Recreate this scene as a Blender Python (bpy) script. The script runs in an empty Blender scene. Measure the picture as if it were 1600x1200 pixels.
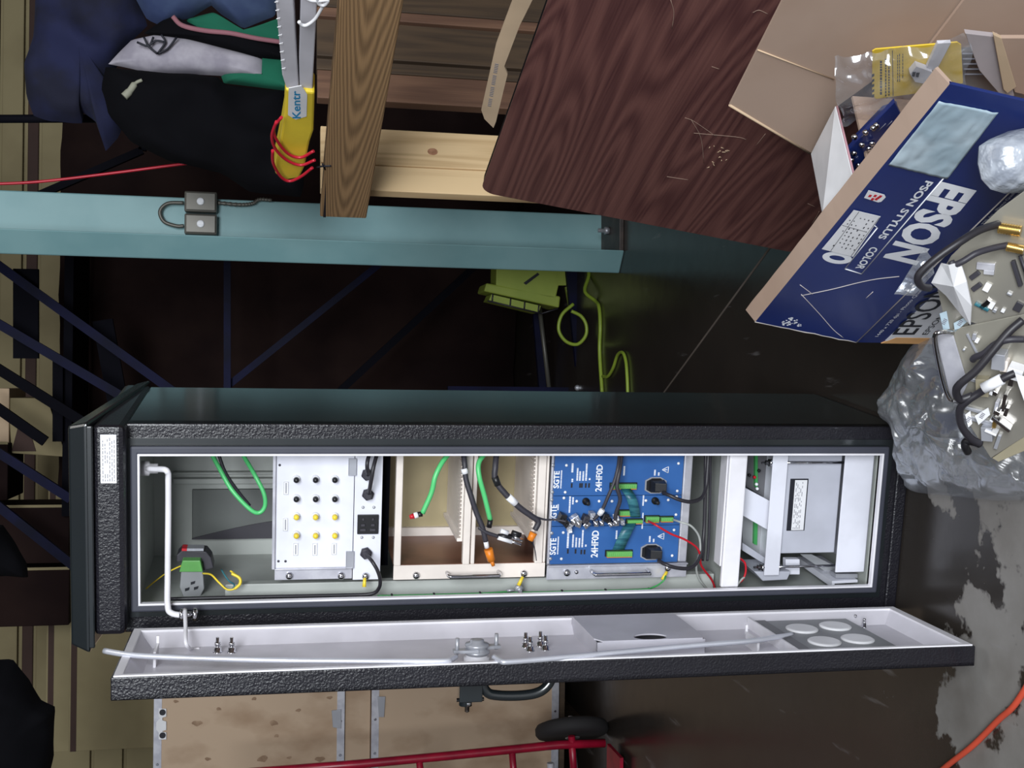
import bpy, math, random
import numpy as np
from mathutils import Matrix, Vector, noise

SC = bpy.context.scene
COL = SC.collection
rnd = random.Random(7)

# ------------------------------------------------------------------ camera
FPX, PITCH, ROLL, EYE = 1832.7, .2008, -.0115, 1.5
_F = Vector((0, math.cos(PITCH), -math.sin(PITCH)))
_d = Vector((0, -math.sin(PITCH), -math.cos(PITCH)))
_r = Vector((1, 0, 0))
AX_R = _r * math.cos(ROLL) + _d * math.sin(ROLL)      # world right
AX_D = _d * math.cos(ROLL) - _r * math.sin(ROLL)      # world down
CAMP = Vector((0, 0, EYE))
cam_data = bpy.data.cameras.new('camera')
cam_data.sensor_fit = 'HORIZONTAL'; cam_data.sensor_width = 36
cam_data.lens = 36 * FPX / 1600
cam = bpy.data.objects.new('camera', cam_data); COL.objects.link(cam)
mw = Matrix.Identity(4)                                # the camera is held on its side
for i, a in enumerate((AX_D, AX_R, -_F)):
    for j in range(3): mw[j][i] = a[j]
mw.translation = CAMP
cam.matrix_world = mw
cam_data.clip_start = .05
SC.camera = cam

# ------------------------------------------------------------------ light, exposure
SC.view_settings.view_transform = 'Standard'
SC.view_settings.look = 'None'
SC.view_settings.gamma = 1
SC.view_settings.use_curve_mapping = False
SC.view_settings.exposure = 0.0
wd = bpy.data.worlds.new('world'); SC.world = wd; wd.use_nodes = True
wd.node_tree.nodes['Background'].inputs[0].default_value = (.75, .85, 1, 1)
wd.node_tree.nodes['Background'].inputs[1].default_value = .3

def area(name, loc, target, sx, sy, power, col):
    l = bpy.data.lights.new(name, 'AREA'); l.shape = 'RECTANGLE'
    l.size = sx; l.size_y = sy; l.energy = power; l.color = col
    o = bpy.data.objects.new(name, l); COL.objects.link(o)
    o.location = loc
    o.rotation_euler = (Vector(target) - Vector(loc)).to_track_quat('-Z', 'Y').to_euler()
    return o
area('loading_door_daylight', (.6, -3.2, 3.1), (0, 2.6, .6), 3.6, 2.0, 520, (.93, .97, 1))
area('overhead_fill', (1.4, 1.5, 4.6), (.7, 2.6, 0), 1.2, 1.2, 22, (1, .97, .92))  # weak overhead fill light, added without a fixture

# ------------------------------------------------------------------ helpers
def s2l(c):
    return tuple((v / 255 / 12.92) if v / 255 <= .04045 else ((v / 255 + .055) / 1.055) ** 2.4 for v in c) + (1,)

def ray(x, y):
    return _F + AX_R * ((1200 - y - 600) / FPX) + AX_D * ((x - 800) / FPX)

def frame(o, ang):
    return Matrix.Translation(Vector(o)) @ Matrix.Rotation(ang, 4, 'Z')

def U(x, y, fr, ax, val):
    """point where the sight line (x, y) meets the plane axis = val of a frame, in that frame"""
    inv = fr.inverted()
    o = inv @ CAMP; d = inv.to_3x3() @ ray(x, y)
    return o + d * ((val - o[ax]) / d[ax])

WORLD = Matrix.Identity(4)
CA = -.1555
CAB = frame((-.479, 2.6133, 0), CA)
DA = -1.6303
_od = CAB @ Vector((-.0362, -.05, 0))
DOOR = frame(_od, DA)

def cl(x, y, ly=0): return U(x, y, CAB, 1, ly)
def clx(x, y, lx): return U(x, y, CAB, 0, lx)
def dl(x, y, ly=0): return U(x, y, DOOR, 1, ly)
def rect(x0, y0, x1, y1, ly, fn=cl):
    """photo rectangle on a cabinet plane -> (lx0, lx1, z0, z1)"""
    ym, xm = (y0 + y1) / 2, (x0 + x1) / 2
    zs = sorted((fn(x0, ym, ly).z, fn(x1, ym, ly).z)); xs = sorted((fn(xm, y0, ly).x, fn(xm, y1, ly).x))
    return xs[0], xs[1], zs[0], zs[1]

def crs(pts, k=6):
    P = [Vector(p) for p in pts]; out = []
    for i in range(len(P) - 1):
        a = P[i - 1] if i else P[0] * 2 - P[1]; b = P[i]; c = P[i + 1]
        d = P[i + 2] if i + 2 < len(P) else P[-1] * 2 - P[-2]
        for j in range(k):
            t = j / k
            out.append(.5 * ((2 * b) + (c - a) * t + (2 * a - 5 * b + 4 * c - d) * t * t + (3 * b - a - 3 * c + d) * t ** 3))
    out.append(P[-1]); return out

class MB:
    def __init__(s): s.v = []; s.f = []; s.sm = []
    def add(s, vs, fs, smooth=False):
        o = len(s.v); s.v += [Vector(v) for v in vs]
        for f in fs: s.f.append(tuple(o + i for i in f)); s.sm.append(smooth)
        return s
    def hexa(s, p):
        return s.add(p, [(0, 3, 2, 1), (4, 5, 6, 7), (0, 1, 5, 4), (1, 2, 6, 5), (2, 3, 7, 6), (3, 0, 4, 7)])
    def box(s, x0, x1, y0, y1, z0, z1):
        return s.hexa([(x0, y0, z0), (x1, y0, z0), (x1, y1, z0), (x0, y1, z0), (x0, y0, z1), (x1, y0, z1), (x1, y1, z1), (x0, y1, z1)])
    def prism(s, pts, off, smooth=False):
        n = len(pts); pts = [Vector(p) for p in pts]; off = Vector(off)
        return s.add(pts + [p + off for p in pts], [tuple(range(n))[::-1], tuple(range(n, 2 * n))] + [(i, (i + 1) % n, n + (i + 1) % n, n + i) for i in range(n)], smooth)
    def tube(s, pts, r, n=8, closed=False):
        P = [Vector(p) for p in pts]; m = len(P); vs = []
        rr = r if isinstance(r, (list, tuple)) else [r] * m
        t0 = (P[1] - P[0]).normalized()
        up = Vector((0, 0, 1)) if abs(t0.z) < .9 else Vector((1, 0, 0))
        nx = t0.cross(up).normalized()
        for i in range(m):
            if closed: t = (P[(i + 1) % m] - P[i - 1])
            else: t = (P[min(i + 1, m - 1)] - P[max(i - 1, 0)])
            t = t.normalized() if t.length > 1e-9 else t0
            nx = (nx - t * nx.dot(t))
            nx = nx.normalized() if nx.length > 1e-6 else t.orthogonal().normalized()
            b = t.cross(nx)
            for k in range(n):
                a = 2 * math.pi * k / n
                vs.append(P[i] + (nx * math.cos(a) + b * math.sin(a)) * rr[i])
        fs = []
        for i in range(m if closed else m - 1):
            j = (i + 1) % m
            for k in range(n):
                l = (k + 1) % n
                fs.append((i * n + k, i * n + l, j * n + l, j * n + k))
        s.add(vs, fs, True)
        if not closed:
            o = len(s.v) - len(vs)
            s.f += [tuple(o + k for k in range(n))[::-1], tuple(o + (m - 1) * n + k for k in range(n))]; s.sm += [False, False]
        return s
    def cyl(s, a, b, r0, r1=None, n=16):
        s.tube([a, b], [r0, r0 if r1 is None else r1], n); return s
    def lathe(s, c, ax, prof, n=20):
        """prof: (distance along axis, radius)"""
        c = Vector(c); ax = Vector(ax).normalized(); u = ax.orthogonal().normalized(); w = ax.cross(u); vs = []
        for d, r in prof:
            for k in range(n):
                a = 2 * math.pi * k / n; vs.append(c + ax * d + (u * math.cos(a) + w * math.sin(a)) * max(r, 1e-5))
        fs = [(i * n + k, i * n + (k + 1) % n, (i + 1) * n + (k + 1) % n, (i + 1) * n + k) for i in range(len(prof) - 1) for k in range(n)]
        s.add(vs, fs, True); o = len(s.v) - len(vs); m = len(prof)
        s.f += [tuple(o + k for k in range(n))[::-1], tuple(o + (m - 1) * n + k for k in range(n))]; s.sm += [False, False]
        return s
    def ring(s, x0, x1, z0, z1, w, y0, y1):
        """rectangular frame of width w around the hole x0..x1, z0..z1 (w: left, right, bottom, top)"""
        l, r, b, t = w if isinstance(w, tuple) else (w,) * 4
        i = [(x0, z0), (x1, z0), (x1, z1), (x0, z1)]; o = [(x0 - l, z0 - b), (x1 + r, z0 - b), (x1 + r, z1 + t), (x0 - l, z1 + t)]
        vs = [(x, y, z) for y in (y0, y1) for q in (i, o) for x, z in q]; fs = []
        for k in range(4):
            m = (k + 1) % 4
            fs += [(k, 4 + k, 4 + m, m), (8 + k, 8 + m, 12 + m, 12 + k), (k, m, 8 + m, 8 + k), (4 + k, 12 + k, 12 + m, 4 + m)]
        return s.add(vs, fs)
    def grid(s, fn, nu, nv, smooth=True):
        vs = [fn(i / nu, j / nv) for i in range(nu + 1) for j in range(nv + 1)]
        return s.add(vs, [(i * (nv + 1) + j, (i + 1) * (nv + 1) + j, (i + 1) * (nv + 1) + j + 1, i * (nv + 1) + j + 1) for i in range(nu) for j in range(nv)], smooth)

PW = {}
def mk(name, mb, mat, parent=None, fr=WORLD, bev=0, solid=0, label=None, kind=None):
    """links a mesh builder as one object; a parent makes it a part"""
    if parent is None:
        lo = Vector([min(v[i] for v in mb.v) for i in range(3)]); hi = Vector([max(v[i] for v in mb.v) for i in range(3)])
        base = fr @ Matrix.Translation(Vector(((lo.x + hi.x) / 2, (lo.y + hi.y) / 2, lo.z)))
    else: base = PW[parent.name]
    T = base.inverted() @ fr
    me = bpy.data.meshes.new(name)
    me.from_pydata([T @ v for v in mb.v], [], mb.f)
    me.polygons.foreach_set('use_smooth', mb.sm)
    me.materials.append(mat); me.update()
    o = bpy.data.objects.new(name, me); COL.objects.link(o)
    if parent is not None: o.parent = parent
    else: o.matrix_world = base
    PW[o.name] = base
    if bev:
        b = o.modifiers.new('bevel', 'BEVEL'); b.width = bev; b.segments = 2; b.limit_method = 'ANGLE'
    if solid:
        b = o.modifiers.new('solid', 'SOLIDIFY'); b.thickness = solid; b.offset = 0
    if label: o['label'] = label
    if kind: o['kind'] = kind
    return o

def tag(o, label, cat, group=None, kind=None):
    o['label'] = label; o['category'] = cat
    if group: o['group'] = group
    if kind: o['kind'] = kind
    return o

def thing(name, label, cat, fr, loc, group=None):
    o = bpy.data.objects.new(name, None); COL.objects.link(o)
    o.empty_display_size = .05
    b = fr @ Matrix.Translation(Vector(loc)); o.matrix_world = b; PW[o.name] = b
    return tag(o, label, cat, group)

def struct(name, mb, mat, fr=WORLD):
    o = mk(name, mb, mat, None, fr); o['kind'] = 'structure'; return o

_tc = {}
def text(name, s, a, b, c, mat, parent, fr, off=.012, lift=(0, 0, 0), label=None):
    """lettering: a = lower left, b = lower right, c = upper left corner of the line, in frame fr"""
    if (s, off) not in _tc:
        cu = bpy.data.curves.new('t', 'FONT'); cu.body = s; cu.offset = off; cu.resolution_u = 3
        ob = bpy.data.objects.new('t', cu); COL.objects.link(ob)
        dg = bpy.context.evaluated_depsgraph_get()
        me = bpy.data.meshes.new_from_object(ob.evaluated_get(dg))
        vs = [v.co.copy() for v in me.vertices]; fs = [tuple(p.vertices) for p in me.polygons]
        bpy.data.objects.remove(ob); bpy.data.curves.remove(cu); bpy.data.meshes.remove(me)
        x0 = min(v.x for v in vs); x1 = max(v.x for v in vs); y0 = min(v.y for v in vs); y1 = max(v.y for v in vs)
        _tc[(s, off)] = ([((v.x - x0) / (x1 - x0), (v.y - y0) / (y1 - y0)) for v in vs], fs)
    vs, fs = _tc[(s, off)]
    a, b, c, lift = Vector(a), Vector(b), Vector(c), Vector(lift)
    m = MB(); m.add([a + (b - a) * u + (c - a) * v + lift for u, v in vs], fs)
    return mk(name, m, mat, parent, fr, label=label)

# ------------------------------------------------------------------ materials
def mat(name, col, rough=.5, metal=0, col2=None, vs=6, vd=4, mixlo=.4, mixhi=.6, bump=0, bs=80, coat=0, stretch=None, spec=.5, emit=0):
    m = bpy.data.materials.new(name); m.use_nodes = True
    nt = m.node_tree; b = nt.nodes['Principled BSDF']
    b.inputs['Base Color'].default_value = s2l(col)
    b.inputs['Roughness'].default_value = rough; b.inputs['Metallic'].default_value = metal
    b.inputs['Coat Weight'].default_value = coat; b.inputs['Coat Roughness'].default_value = .12
    b.inputs['Specular IOR Level'].default_value = spec
    tc = nt.nodes.new('ShaderNodeTexCoord'); mp = nt.nodes.new('ShaderNodeMapping')
    nt.links.new(tc.outputs['Object'], mp.inputs[0])
    if stretch: mp.inputs['Scale'].default_value = stretch
    n = nt.nodes.new('ShaderNodeTexNoise'); n.inputs['Scale'].default_value = vs; n.inputs['Detail'].default_value = vd
    nt.links.new(mp.outputs[0], n.inputs[0])
    r = nt.nodes.new('ShaderNodeValToRGB')
    r.color_ramp.elements[0].position = mixlo; r.color_ramp.elements[1].position = mixhi
    r.color_ramp.elements[0].color = s2l(col)
    c2 = col2 or tuple(max(0, v * .93) for v in col)
    r.color_ramp.elements[1].color = s2l(c2)
    nt.links.new(n.outputs[0], r.inputs[0]); nt.links.new(r.outputs[0], b.inputs['Base Color'])
    if bump:
        n2 = nt.nodes.new('ShaderNodeTexNoise'); n2.inputs['Scale'].default_value = bs; n2.inputs['Detail'].default_value = 2
        nt.links.new(mp.outputs[0], n2.inputs[0])
        bp = nt.nodes.new('ShaderNodeBump'); bp.inputs['Strength'].default_value = bump; bp.inputs['Distance'].default_value = .01
        nt.links.new(n2.outputs[0], bp.inputs['Height']); nt.links.new(bp.outputs[0], b.inputs['Normal'])
    if emit:
        b.inputs['Emission Color'].default_value = s2l(col); b.inputs['Emission Strength'].default_value = emit
    return m

def wood(name, dark, light, stretch, freq=60, rough=.6, streak=.35, nscale=1.0, arches=None, lo=.1, hi=.9, seed=0, edge=None):
    """grain as contour lines of a stretched noise field, crossed with fine streaks; arches = (z centre, x pitch, z width)"""
    m = bpy.data.materials.new(name); m.use_nodes = True; nt = m.node_tree; b = nt.nodes['Principled BSDF']
    b.inputs['Roughness'].default_value = rough
    N = nt.nodes.new; L = nt.links.new
    tc = N('ShaderNodeTexCoord'); mp = N('ShaderNodeMapping'); mp.inputs['Scale'].default_value = stretch; mp.inputs['Location'].default_value = (seed, seed * .7, seed * .3)
    L(tc.outputs['Object'], mp.inputs[0])
    def mth(op, a, c=0., clamp=False):
        n = N('ShaderNodeMath'); n.operation = op; n.use_clamp = clamp
        for i, q in enumerate((a, c)):
            if isinstance(q, (int, float)): n.inputs[i].default_value = q
            else: L(q, n.inputs[i])
        return n.outputs[0]
    n1 = N('ShaderNodeTexNoise'); n1.inputs['Scale'].default_value = nscale; n1.inputs['Detail'].default_value = 1.2; n1.inputs['Roughness'].default_value = .4; L(mp.outputs[0], n1.inputs[0])
    ph = mth('MULTIPLY', n1.outputs[0], freq)
    if arches:
        sp = N('ShaderNodeSeparateXYZ'); L(tc.outputs['Object'], sp.inputs[0])
        zz = mth('DIVIDE', mth('SUBTRACT', sp.outputs[2], arches[0]), arches[2]); z2 = mth('MULTIPLY', zz, zz)
        ph = mth('ADD', mth('MULTIPLY', n1.outputs[0], freq * .35), mth('SUBTRACT', mth('MULTIPLY', sp.outputs[0], 6.283 / arches[1]), mth('MULTIPLY', z2, 7.)))
    w = mth('ADD', mth('MULTIPLY', mth('SINE', ph), .5), .5)
    mp2 = N('ShaderNodeMapping'); mp2.inputs['Scale'].default_value = tuple(v * (2.5 if v == min(stretch) else 14) for v in stretch); L(tc.outputs['Object'], mp2.inputs[0])
    n2 = N('ShaderNodeTexNoise'); n2.inputs['Scale'].default_value = 2.2; n2.inputs['Detail'].default_value = 6; L(mp2.outputs[0], n2.inputs[0])
    v = mth('ADD', mth('MULTIPLY', w, 1 - streak), mth('MULTIPLY', n2.outputs[0], streak * 1.2))
    r = N('ShaderNodeValToRGB'); r.color_ramp.elements[0].color = s2l(dark); r.color_ramp.elements[1].color = s2l(light)
    r.color_ramp.elements[0].position = lo; r.color_ramp.elements[1].position = hi
    L(v, r.inputs[0]); L(r.outputs[0], b.inputs['Base Color'])
    bp = N('ShaderNodeBump'); bp.inputs['Strength'].default_value = .12; bp.inputs['Distance'].default_value = .001
    L(v, bp.inputs['Height']); L(bp.outputs[0], b.inputs['Normal'])
    return m

def film(name, tint=(225, 230, 238), clear=.72, rough=.12, haze=.1):
    m = bpy.data.materials.new(name); m.use_nodes = True; nt = m.node_tree
    nt.nodes.remove(nt.nodes['Principled BSDF']); out = nt.nodes['Material Output']
    tr = nt.nodes.new('ShaderNodeBsdfTransparent'); gl = nt.nodes.new('ShaderNodeBsdfGlossy'); df = nt.nodes.new('ShaderNodeBsdfDiffuse')
    gl.inputs['Roughness'].default_value = rough; gl.inputs['Color'].default_value = s2l(tint); df.inputs['Color'].default_value = s2l(tint)
    m1 = nt.nodes.new('ShaderNodeMixShader'); m2 = nt.nodes.new('ShaderNodeMixShader')
    m1.inputs[0].default_value = haze / (1 - clear)
    nt.links.new(gl.outputs[0], m1.inputs[1]); nt.links.new(df.outputs[0], m1.inputs[2])
    m2.inputs[0].default_value = clear
    nt.links.new(m1.outputs[0], m2.inputs[1]); nt.links.new(tr.outputs[0], m2.inputs[2]); nt.links.new(m2.outputs[0], out.inputs[0])
    return m

K = dict(
    black_paint=mat('black_textured_paint', (26, 25, 32), .32, bump=.22, bs=230, coat=.25),
    black_smooth=mat('black_smooth_paint', (26, 31, 34), .33, coat=1.0, bump=.04, bs=9),
    gasket=mat('grey_gasket', (62, 64, 76), .55),
    white_edge=mat('white_enamel', (236, 234, 240), .35),
    liner=mat('grey_enamel', (176, 180, 176), .45),
    liner_dark=mat('dark_enamel', (96, 100, 98), .5),
    panel_white=mat('white_panel', (226, 227, 238), .35),
    cream=mat('cream_frame', (232, 222, 214), .45),
    tan=mat('tan_backplate', (172, 158, 122), .5),
    copper=mat('copper_brown_plate', (140, 96, 76), .35, .3, (96, 60, 48), vs=5),
    steel=mat('brushed_steel', (212, 212, 220), .3, .4, (190, 190, 200), vs=20),
    chrome=mat('chrome', (220, 220, 225), .12, 1),
    zinc=mat('zinc', (180, 182, 190), .35, .45),
    alu=mat('aluminium_rod', (222, 224, 235), .35, .5),
    dgrey=mat('dark_grey', (52, 50, 58), .5),
    black=mat('black_plastic', (22, 22, 26), .4),
    cable=mat('black_cable', (40, 38, 44), .45),
    yellow=mat('yellow_plastic', (236, 208, 60), .4),
    orange=mat('orange_plug', (226, 128, 28), .4),
    red=mat('red_wire', (196, 24, 40), .4),
    redcable=mat('red_cable', (190, 30, 52), .4),
    green=mat('green_hose', (88, 200, 120), .35),
    greenw=mat('green_wire', (60, 150, 80), .4),
    greenp=mat('green_terminal', (104, 176, 92), .4),
    tealrib=mat('teal_ribbon', (30, 84, 100), .4, col2=(60, 120, 130), vs=40, stretch=(6, 1, .5)),
    blue=mat('blue_board', (48, 96, 160), .4, col2=(40, 86, 148)),
    white=mat('white_print', (240, 242, 248), .5),
    paper=mat('paper', (232, 232, 236), .6),
    inkgrey=mat('grey_ink', (120, 120, 130), .6),
    ink=mat('black_ink', (20, 22, 34), .6),
    bluei=mat('blue_ink', (34, 140, 190), .6),
    teal=mat('teal_paint', (130, 168, 172), .5, col2=(118, 158, 163), vs=3),
    brownplate=mat('rusty_plate', (74, 64, 60), .5, col2=(50, 42, 40), vs=12),
    conduit=mat('grey_conduit', (98, 96, 90), .45, .4),
    navy=mat('navy_cloth', (19, 25, 62), .9, col2=(11, 14, 38), vs=5),
    denim=mat('blue_cloth', (58, 74, 104), .9, col2=(38, 52, 88), vs=5),
    whitecloth=mat('white_cloth', (170, 166, 176), .9, col2=(140, 136, 148), vs=9),
    greencloth=mat('green_cloth', (10, 96, 72), .9),
    blackcloth=mat('black_cloth', (12, 12, 16), .95, spec=.1),
    rackblue=mat('rack_blue', (11, 14, 50), .7, col2=(6, 9, 34), vs=5, spec=.2),
    rackdark=mat('rack_dark', (9, 9, 18), .8, spec=.1),
    dark=mat('dark_tarpaulin', (40, 28, 26), .9, col2=(30, 20, 20), vs=2, spec=.1),
    tanwall=mat('tan_wall', (150, 138, 104), .8, col2=(136, 124, 92), vs=2),
    pinkwall=mat('greige_wall', (120, 106, 98), .8, col2=(104, 92, 86), vs=2),
    seam=mat('brown_seam', (66, 46, 40), .8),
    card=mat('kraft_card', (174, 150, 134), .8, col2=(166, 141, 124), vs=3),
    cardlight=mat('pale_card', (206, 180, 150), .8),
    orangecard=mat('orange_card', (226, 172, 112), .7),
    epblue=mat('printed_blue', (28, 44, 104), .35, col2=(24, 38, 92), vs=3, coat=.15),
    tapeclear=mat('blue_white_tape', (182, 198, 208), .25, col2=(160, 180, 192), vs=9, bump=.25, bs=18),
    limelamp=mat('yellow_green_paint', (160, 176, 74), .5, col2=(146, 164, 66), vs=4),
    limecord=mat('lime_cord', (146, 170, 58), .4),
    handtruck=mat('red_enamel', (158, 18, 48), .35, col2=(130, 14, 40), vs=8),
    rubber=mat('tyre_rubber', (36, 34, 36), .8),
    brass=mat('brass', (224, 186, 110), .25, .9),
    chassis=mat('chassis_steel', (176, 172, 160), .3, .55, (160, 156, 148), vs=3),
    chassis2=mat('chassis_enamel', (150, 142, 120), .5),
    orangecord=mat('orange_cord', (214, 84, 60), .5),
    glass=mat('lamp_glass', (150, 160, 110), .15),
    whiteplastic=mat('white_plastic', (238, 238, 242), .4),
    chip=mat('chipped_edge', (214, 206, 200), .8),
)
K['laminate'] = wood('walnut_laminate', (66, 36, 40), (124, 84, 78), (.6, 6.5, 1), 120, .38, .62, .9, lo=.12, hi=.95)
K['oldwood'] = wood('weathered_timber', (112, 84, 56), (160, 126, 90), (.8, 5, 14), 60, .7, .5, 1.0, arches=(.068, .055, .034), lo=.0, hi=.75)
K['palewood'] = wood('pale_timber', (186, 152, 108), (222, 192, 148), (9, 14, 1.2), 40, .65, .5, .8, lo=.0, hi=.7, seed=3)
K['darkwood'] = wood('dark_timber', (54, 42, 32), (84, 66, 48), (9, 14, 1.2), 40, .7, .6, .8)
K['redwood'] = wood('reddish_timber', (84, 58, 46), (122, 90, 70), (9, 14, 1.2), 40, .7, .6, .8, seed=2)
K['ply'] = mat('plywood', (184, 160, 136), .7, col2=(150, 122, 96), vs=3.2, vd=6, mixlo=.5, mixhi=.75, stretch=(1.6, 1, 1))
K['film'] = film('clear_film', clear=.5, haze=.16, rough=.22)
K['film2'] = film('thin_bag_film', clear=.74, haze=.07, rough=.14)

# floor: worn dark paint over grey concrete
def floor_mat():
    m = bpy.data.materials.new('worn_painted_floor'); m.use_nodes = True; nt = m.node_tree; b = nt.nodes['Principled BSDF']
    tc = nt.nodes.new('ShaderNodeTexCoord')
    def nz(sc, det, rough=.6, dim=None):
        n = nt.nodes.new('ShaderNodeTexNoise'); n.inputs['Scale'].default_value = sc; n.inputs['Detail'].default_value = det
        n.inputs['Roughness'].default_value = rough; nt.links.new(tc.outputs['Object'], n.inputs[0]); return n
    def math_(op, a, bb, v=None):
        n = nt.nodes.new('ShaderNodeMath'); n.operation = op; n.use_clamp = False
        for i, q in enumerate((a, bb)):
            if isinstance(q, (int, float)): n.inputs[i].default_value = q
            elif q is not None: nt.links.new(q, n.inputs[i])
        return n.outputs[0]
    sep = nt.nodes.new('ShaderNodeSeparateXYZ'); nt.links.new(tc.outputs['Object'], sep.inputs[0])
    X, Y = sep.outputs[0], sep.outputs[1]
    n1 = nz(5.5, 5).outputs[0]
    # the paint is worn through along the aisle where people walk (a band across the floor near the cabinet)
    mr = nt.nodes.new('ShaderNodeMapRange'); mr.inputs['From Min'].default_value = FLOOR_W[0]; mr.inputs['From Max'].default_value = FLOOR_W[1]
    mr.inputs['To Min'].default_value = .07; mr.inputs['To Max'].default_value = -.34
    nt.links.new(math_('ADD', math_('MULTIPLY', X, FLOOR_W[2]), Y), mr.inputs['Value'])
    wear = math_('ADD', n1, mr.outputs[0])
    ramp = nt.nodes.new('ShaderNodeValToRGB'); ramp.color_ramp.elements[0].position = .5; ramp.color_ramp.elements[1].position = .53
    nt.links.new(wear, ramp.inputs[0]); W = ramp.outputs[0]
    cA = nt.nodes.new('ShaderNodeValToRGB'); cA.color_ramp.elements[0].color = s2l((34, 32, 30)); cA.color_ramp.elements[1].color = s2l((56, 50, 46))
    nt.links.new(nz(3, 6).outputs[0], cA.inputs[0])
    cB = nt.nodes.new('ShaderNodeValToRGB'); cB.color_ramp.elements[0].color = s2l((96, 90, 84)); cB.color_ramp.elements[1].color = s2l((150, 148, 146))
    nt.links.new(nz(7, 8).outputs[0], cB.inputs[0])
    mx = nt.nodes.new('ShaderNodeMix'); mx.data_type = 'RGBA'; nt.links.new(W, mx.inputs[0]); nt.links.new(cA.outputs[0], mx.inputs[6]); nt.links.new(cB.outputs[0], mx.inputs[7])
    # scuff marks: thin streaks
    mp = nt.nodes.new('ShaderNodeMapping'); mp.inputs['Scale'].default_value = (9, 1.2, 1); mp.inputs['Rotation'].default_value = (0, 0, .5); nt.links.new(tc.outputs['Object'], mp.inputs[0])
    n3 = nt.nodes.new('ShaderNodeTexNoise'); n3.inputs['Scale'].default_value = 2.4; n3.inputs['Detail'].default_value = 4; nt.links.new(mp.outputs[0], n3.inputs[0])
    r3 = nt.nodes.new('ShaderNodeValToRGB'); r3.color_ramp.elements[0].position = .66; r3.color_ramp.elements[1].position = .74
    r3.color_ramp.elements[1].color = (.35, .35, .35, 1); nt.links.new(n3.outputs[0], r3.inputs[0])
    mx2 = nt.nodes.new('ShaderNodeMix'); mx2.data_type = 'RGBA'; nt.links.new(r3.outputs[0], mx2.inputs[0]); nt.links.new(mx.outputs[2], mx2.inputs[6]); mx2.inputs[7].default_value = s2l((140, 138, 140))
    nt.links.new(mx2.outputs[2], b.inputs['Base Color'])
    rr = nt.nodes.new('ShaderNodeMapRange'); rr.inputs['To Min'].default_value = .16; rr.inputs['To Max'].default_value = .6; nt.links.new(W, rr.inputs['Value'])
    nt.links.new(math_('ADD', rr.outputs[0], math_('MULTIPLY', nz(14, 4).outputs[0], .14)), b.inputs['Roughness'])
    bp = nt.nodes.new('ShaderNodeBump'); bp.inputs['Strength'].default_value = .25; bp.inputs['Distance'].default_value = .004
    nt.links.new(wear, bp.inputs['Height']); nt.links.new(bp.outputs[0], b.inputs['Normal'])
    return m
FLOOR_W = (.25, .85, 0)
K['floor'] = floor_mat()

# ------------------------------------------------------------------ room
struct('floor', MB().box(-6, 6, -5, 9, -.1, 0), K['floor'])
struct('ceiling', MB().box(-6, 6, -5, 9, 5.2, 5.3), mat('ceiling_paint', (60, 60, 62), .9))
struct('wall_left', MB().box(-6.1, -6, -5, 9, 0, 5.2), K['pinkwall'])
struct('wall_right', MB().box(6, 6.1, -5, 9, 0, 5.2), K['pinkwall'])
YB = 8.0
wb = struct('wall_back', MB().box(-6, 6, YB, YB + .1, 0, 5.2), K['tanwall'])
zs = [0, .7, 1.3, 1.9, 2.42, 2.62, 2.98, 3.07, 3.22, 3.31, 5.2]
for i in range(len(zs) - 1):
    wide = zs[i + 1] - zs[i] > .1
    mk('wall_panel', MB().box(-6, 6, YB - (.05 if wide else .02), YB, zs[i] + .012, zs[i + 1] - .012), K['tanwall'] if wide else K['seam'], wb, bev=.006)
# saw-cut joint across the floor, seen as a thin light line
P0 = U(1190, 405, WORLD, 2, 0); P1 = U(1040, 610, WORLD, 2, 0)
d = (P1 - P0).normalized(); nn = Vector((-d.y, d.x, 0)) * .0035; P0 -= d * 1.2; P1 += d * 1.5
fl = bpy.data.objects['floor']
mk('floor_joint', MB().prism([P0 - nn, P1 - nn, P1 + nn, P0 + nn], (0, 0, .0015)), mat('joint_filler', (104, 94, 88), .6), fl)

# steel column
A = U(968, 427, WORLD, 2, 0); B = U(976, 391, WORLD, 2, 0); C_ = U(946, 389, WORLD, 2, 0); D_ = U(946, 336, WORLD, 2, 0)
col = thing('steel_column', 'teal painted steel building column with two junction boxes on it, behind the timber bench', 'column', WORLD, (.6, 5.2, 0))
Yb = D_.y + .35
mk('shaft', MB().prism([A, B, Vector((B.x + .01, C_.y, 0)), Vector((D_.x, D_.y, 0)), Vector((D_.x, Yb, 0)), Vector((A.x + .09, Yb, 0)), Vector((A.x + .09, A.y + .03, 0)), Vector((A.x + .006, A.y + .03, 0))], (0, 0, 3.4)), K['teal'], col, bev=.006)
mk('base_plate', MB().box(B.x - .01, D_.x + .03, A.y - .06, Yb + .08, 0, .02), K['brownplate'], col, bev=.003)
for q in ((D_.x - .09, C_.y - .12),):
    mk('anchor_bolt', MB().lathe((q[0], q[1], .02), (0, 0, 1), [(0, .018), (.02, .018), (.02, .009), (.05, .009)], 6), K['zinc'], col)
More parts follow.
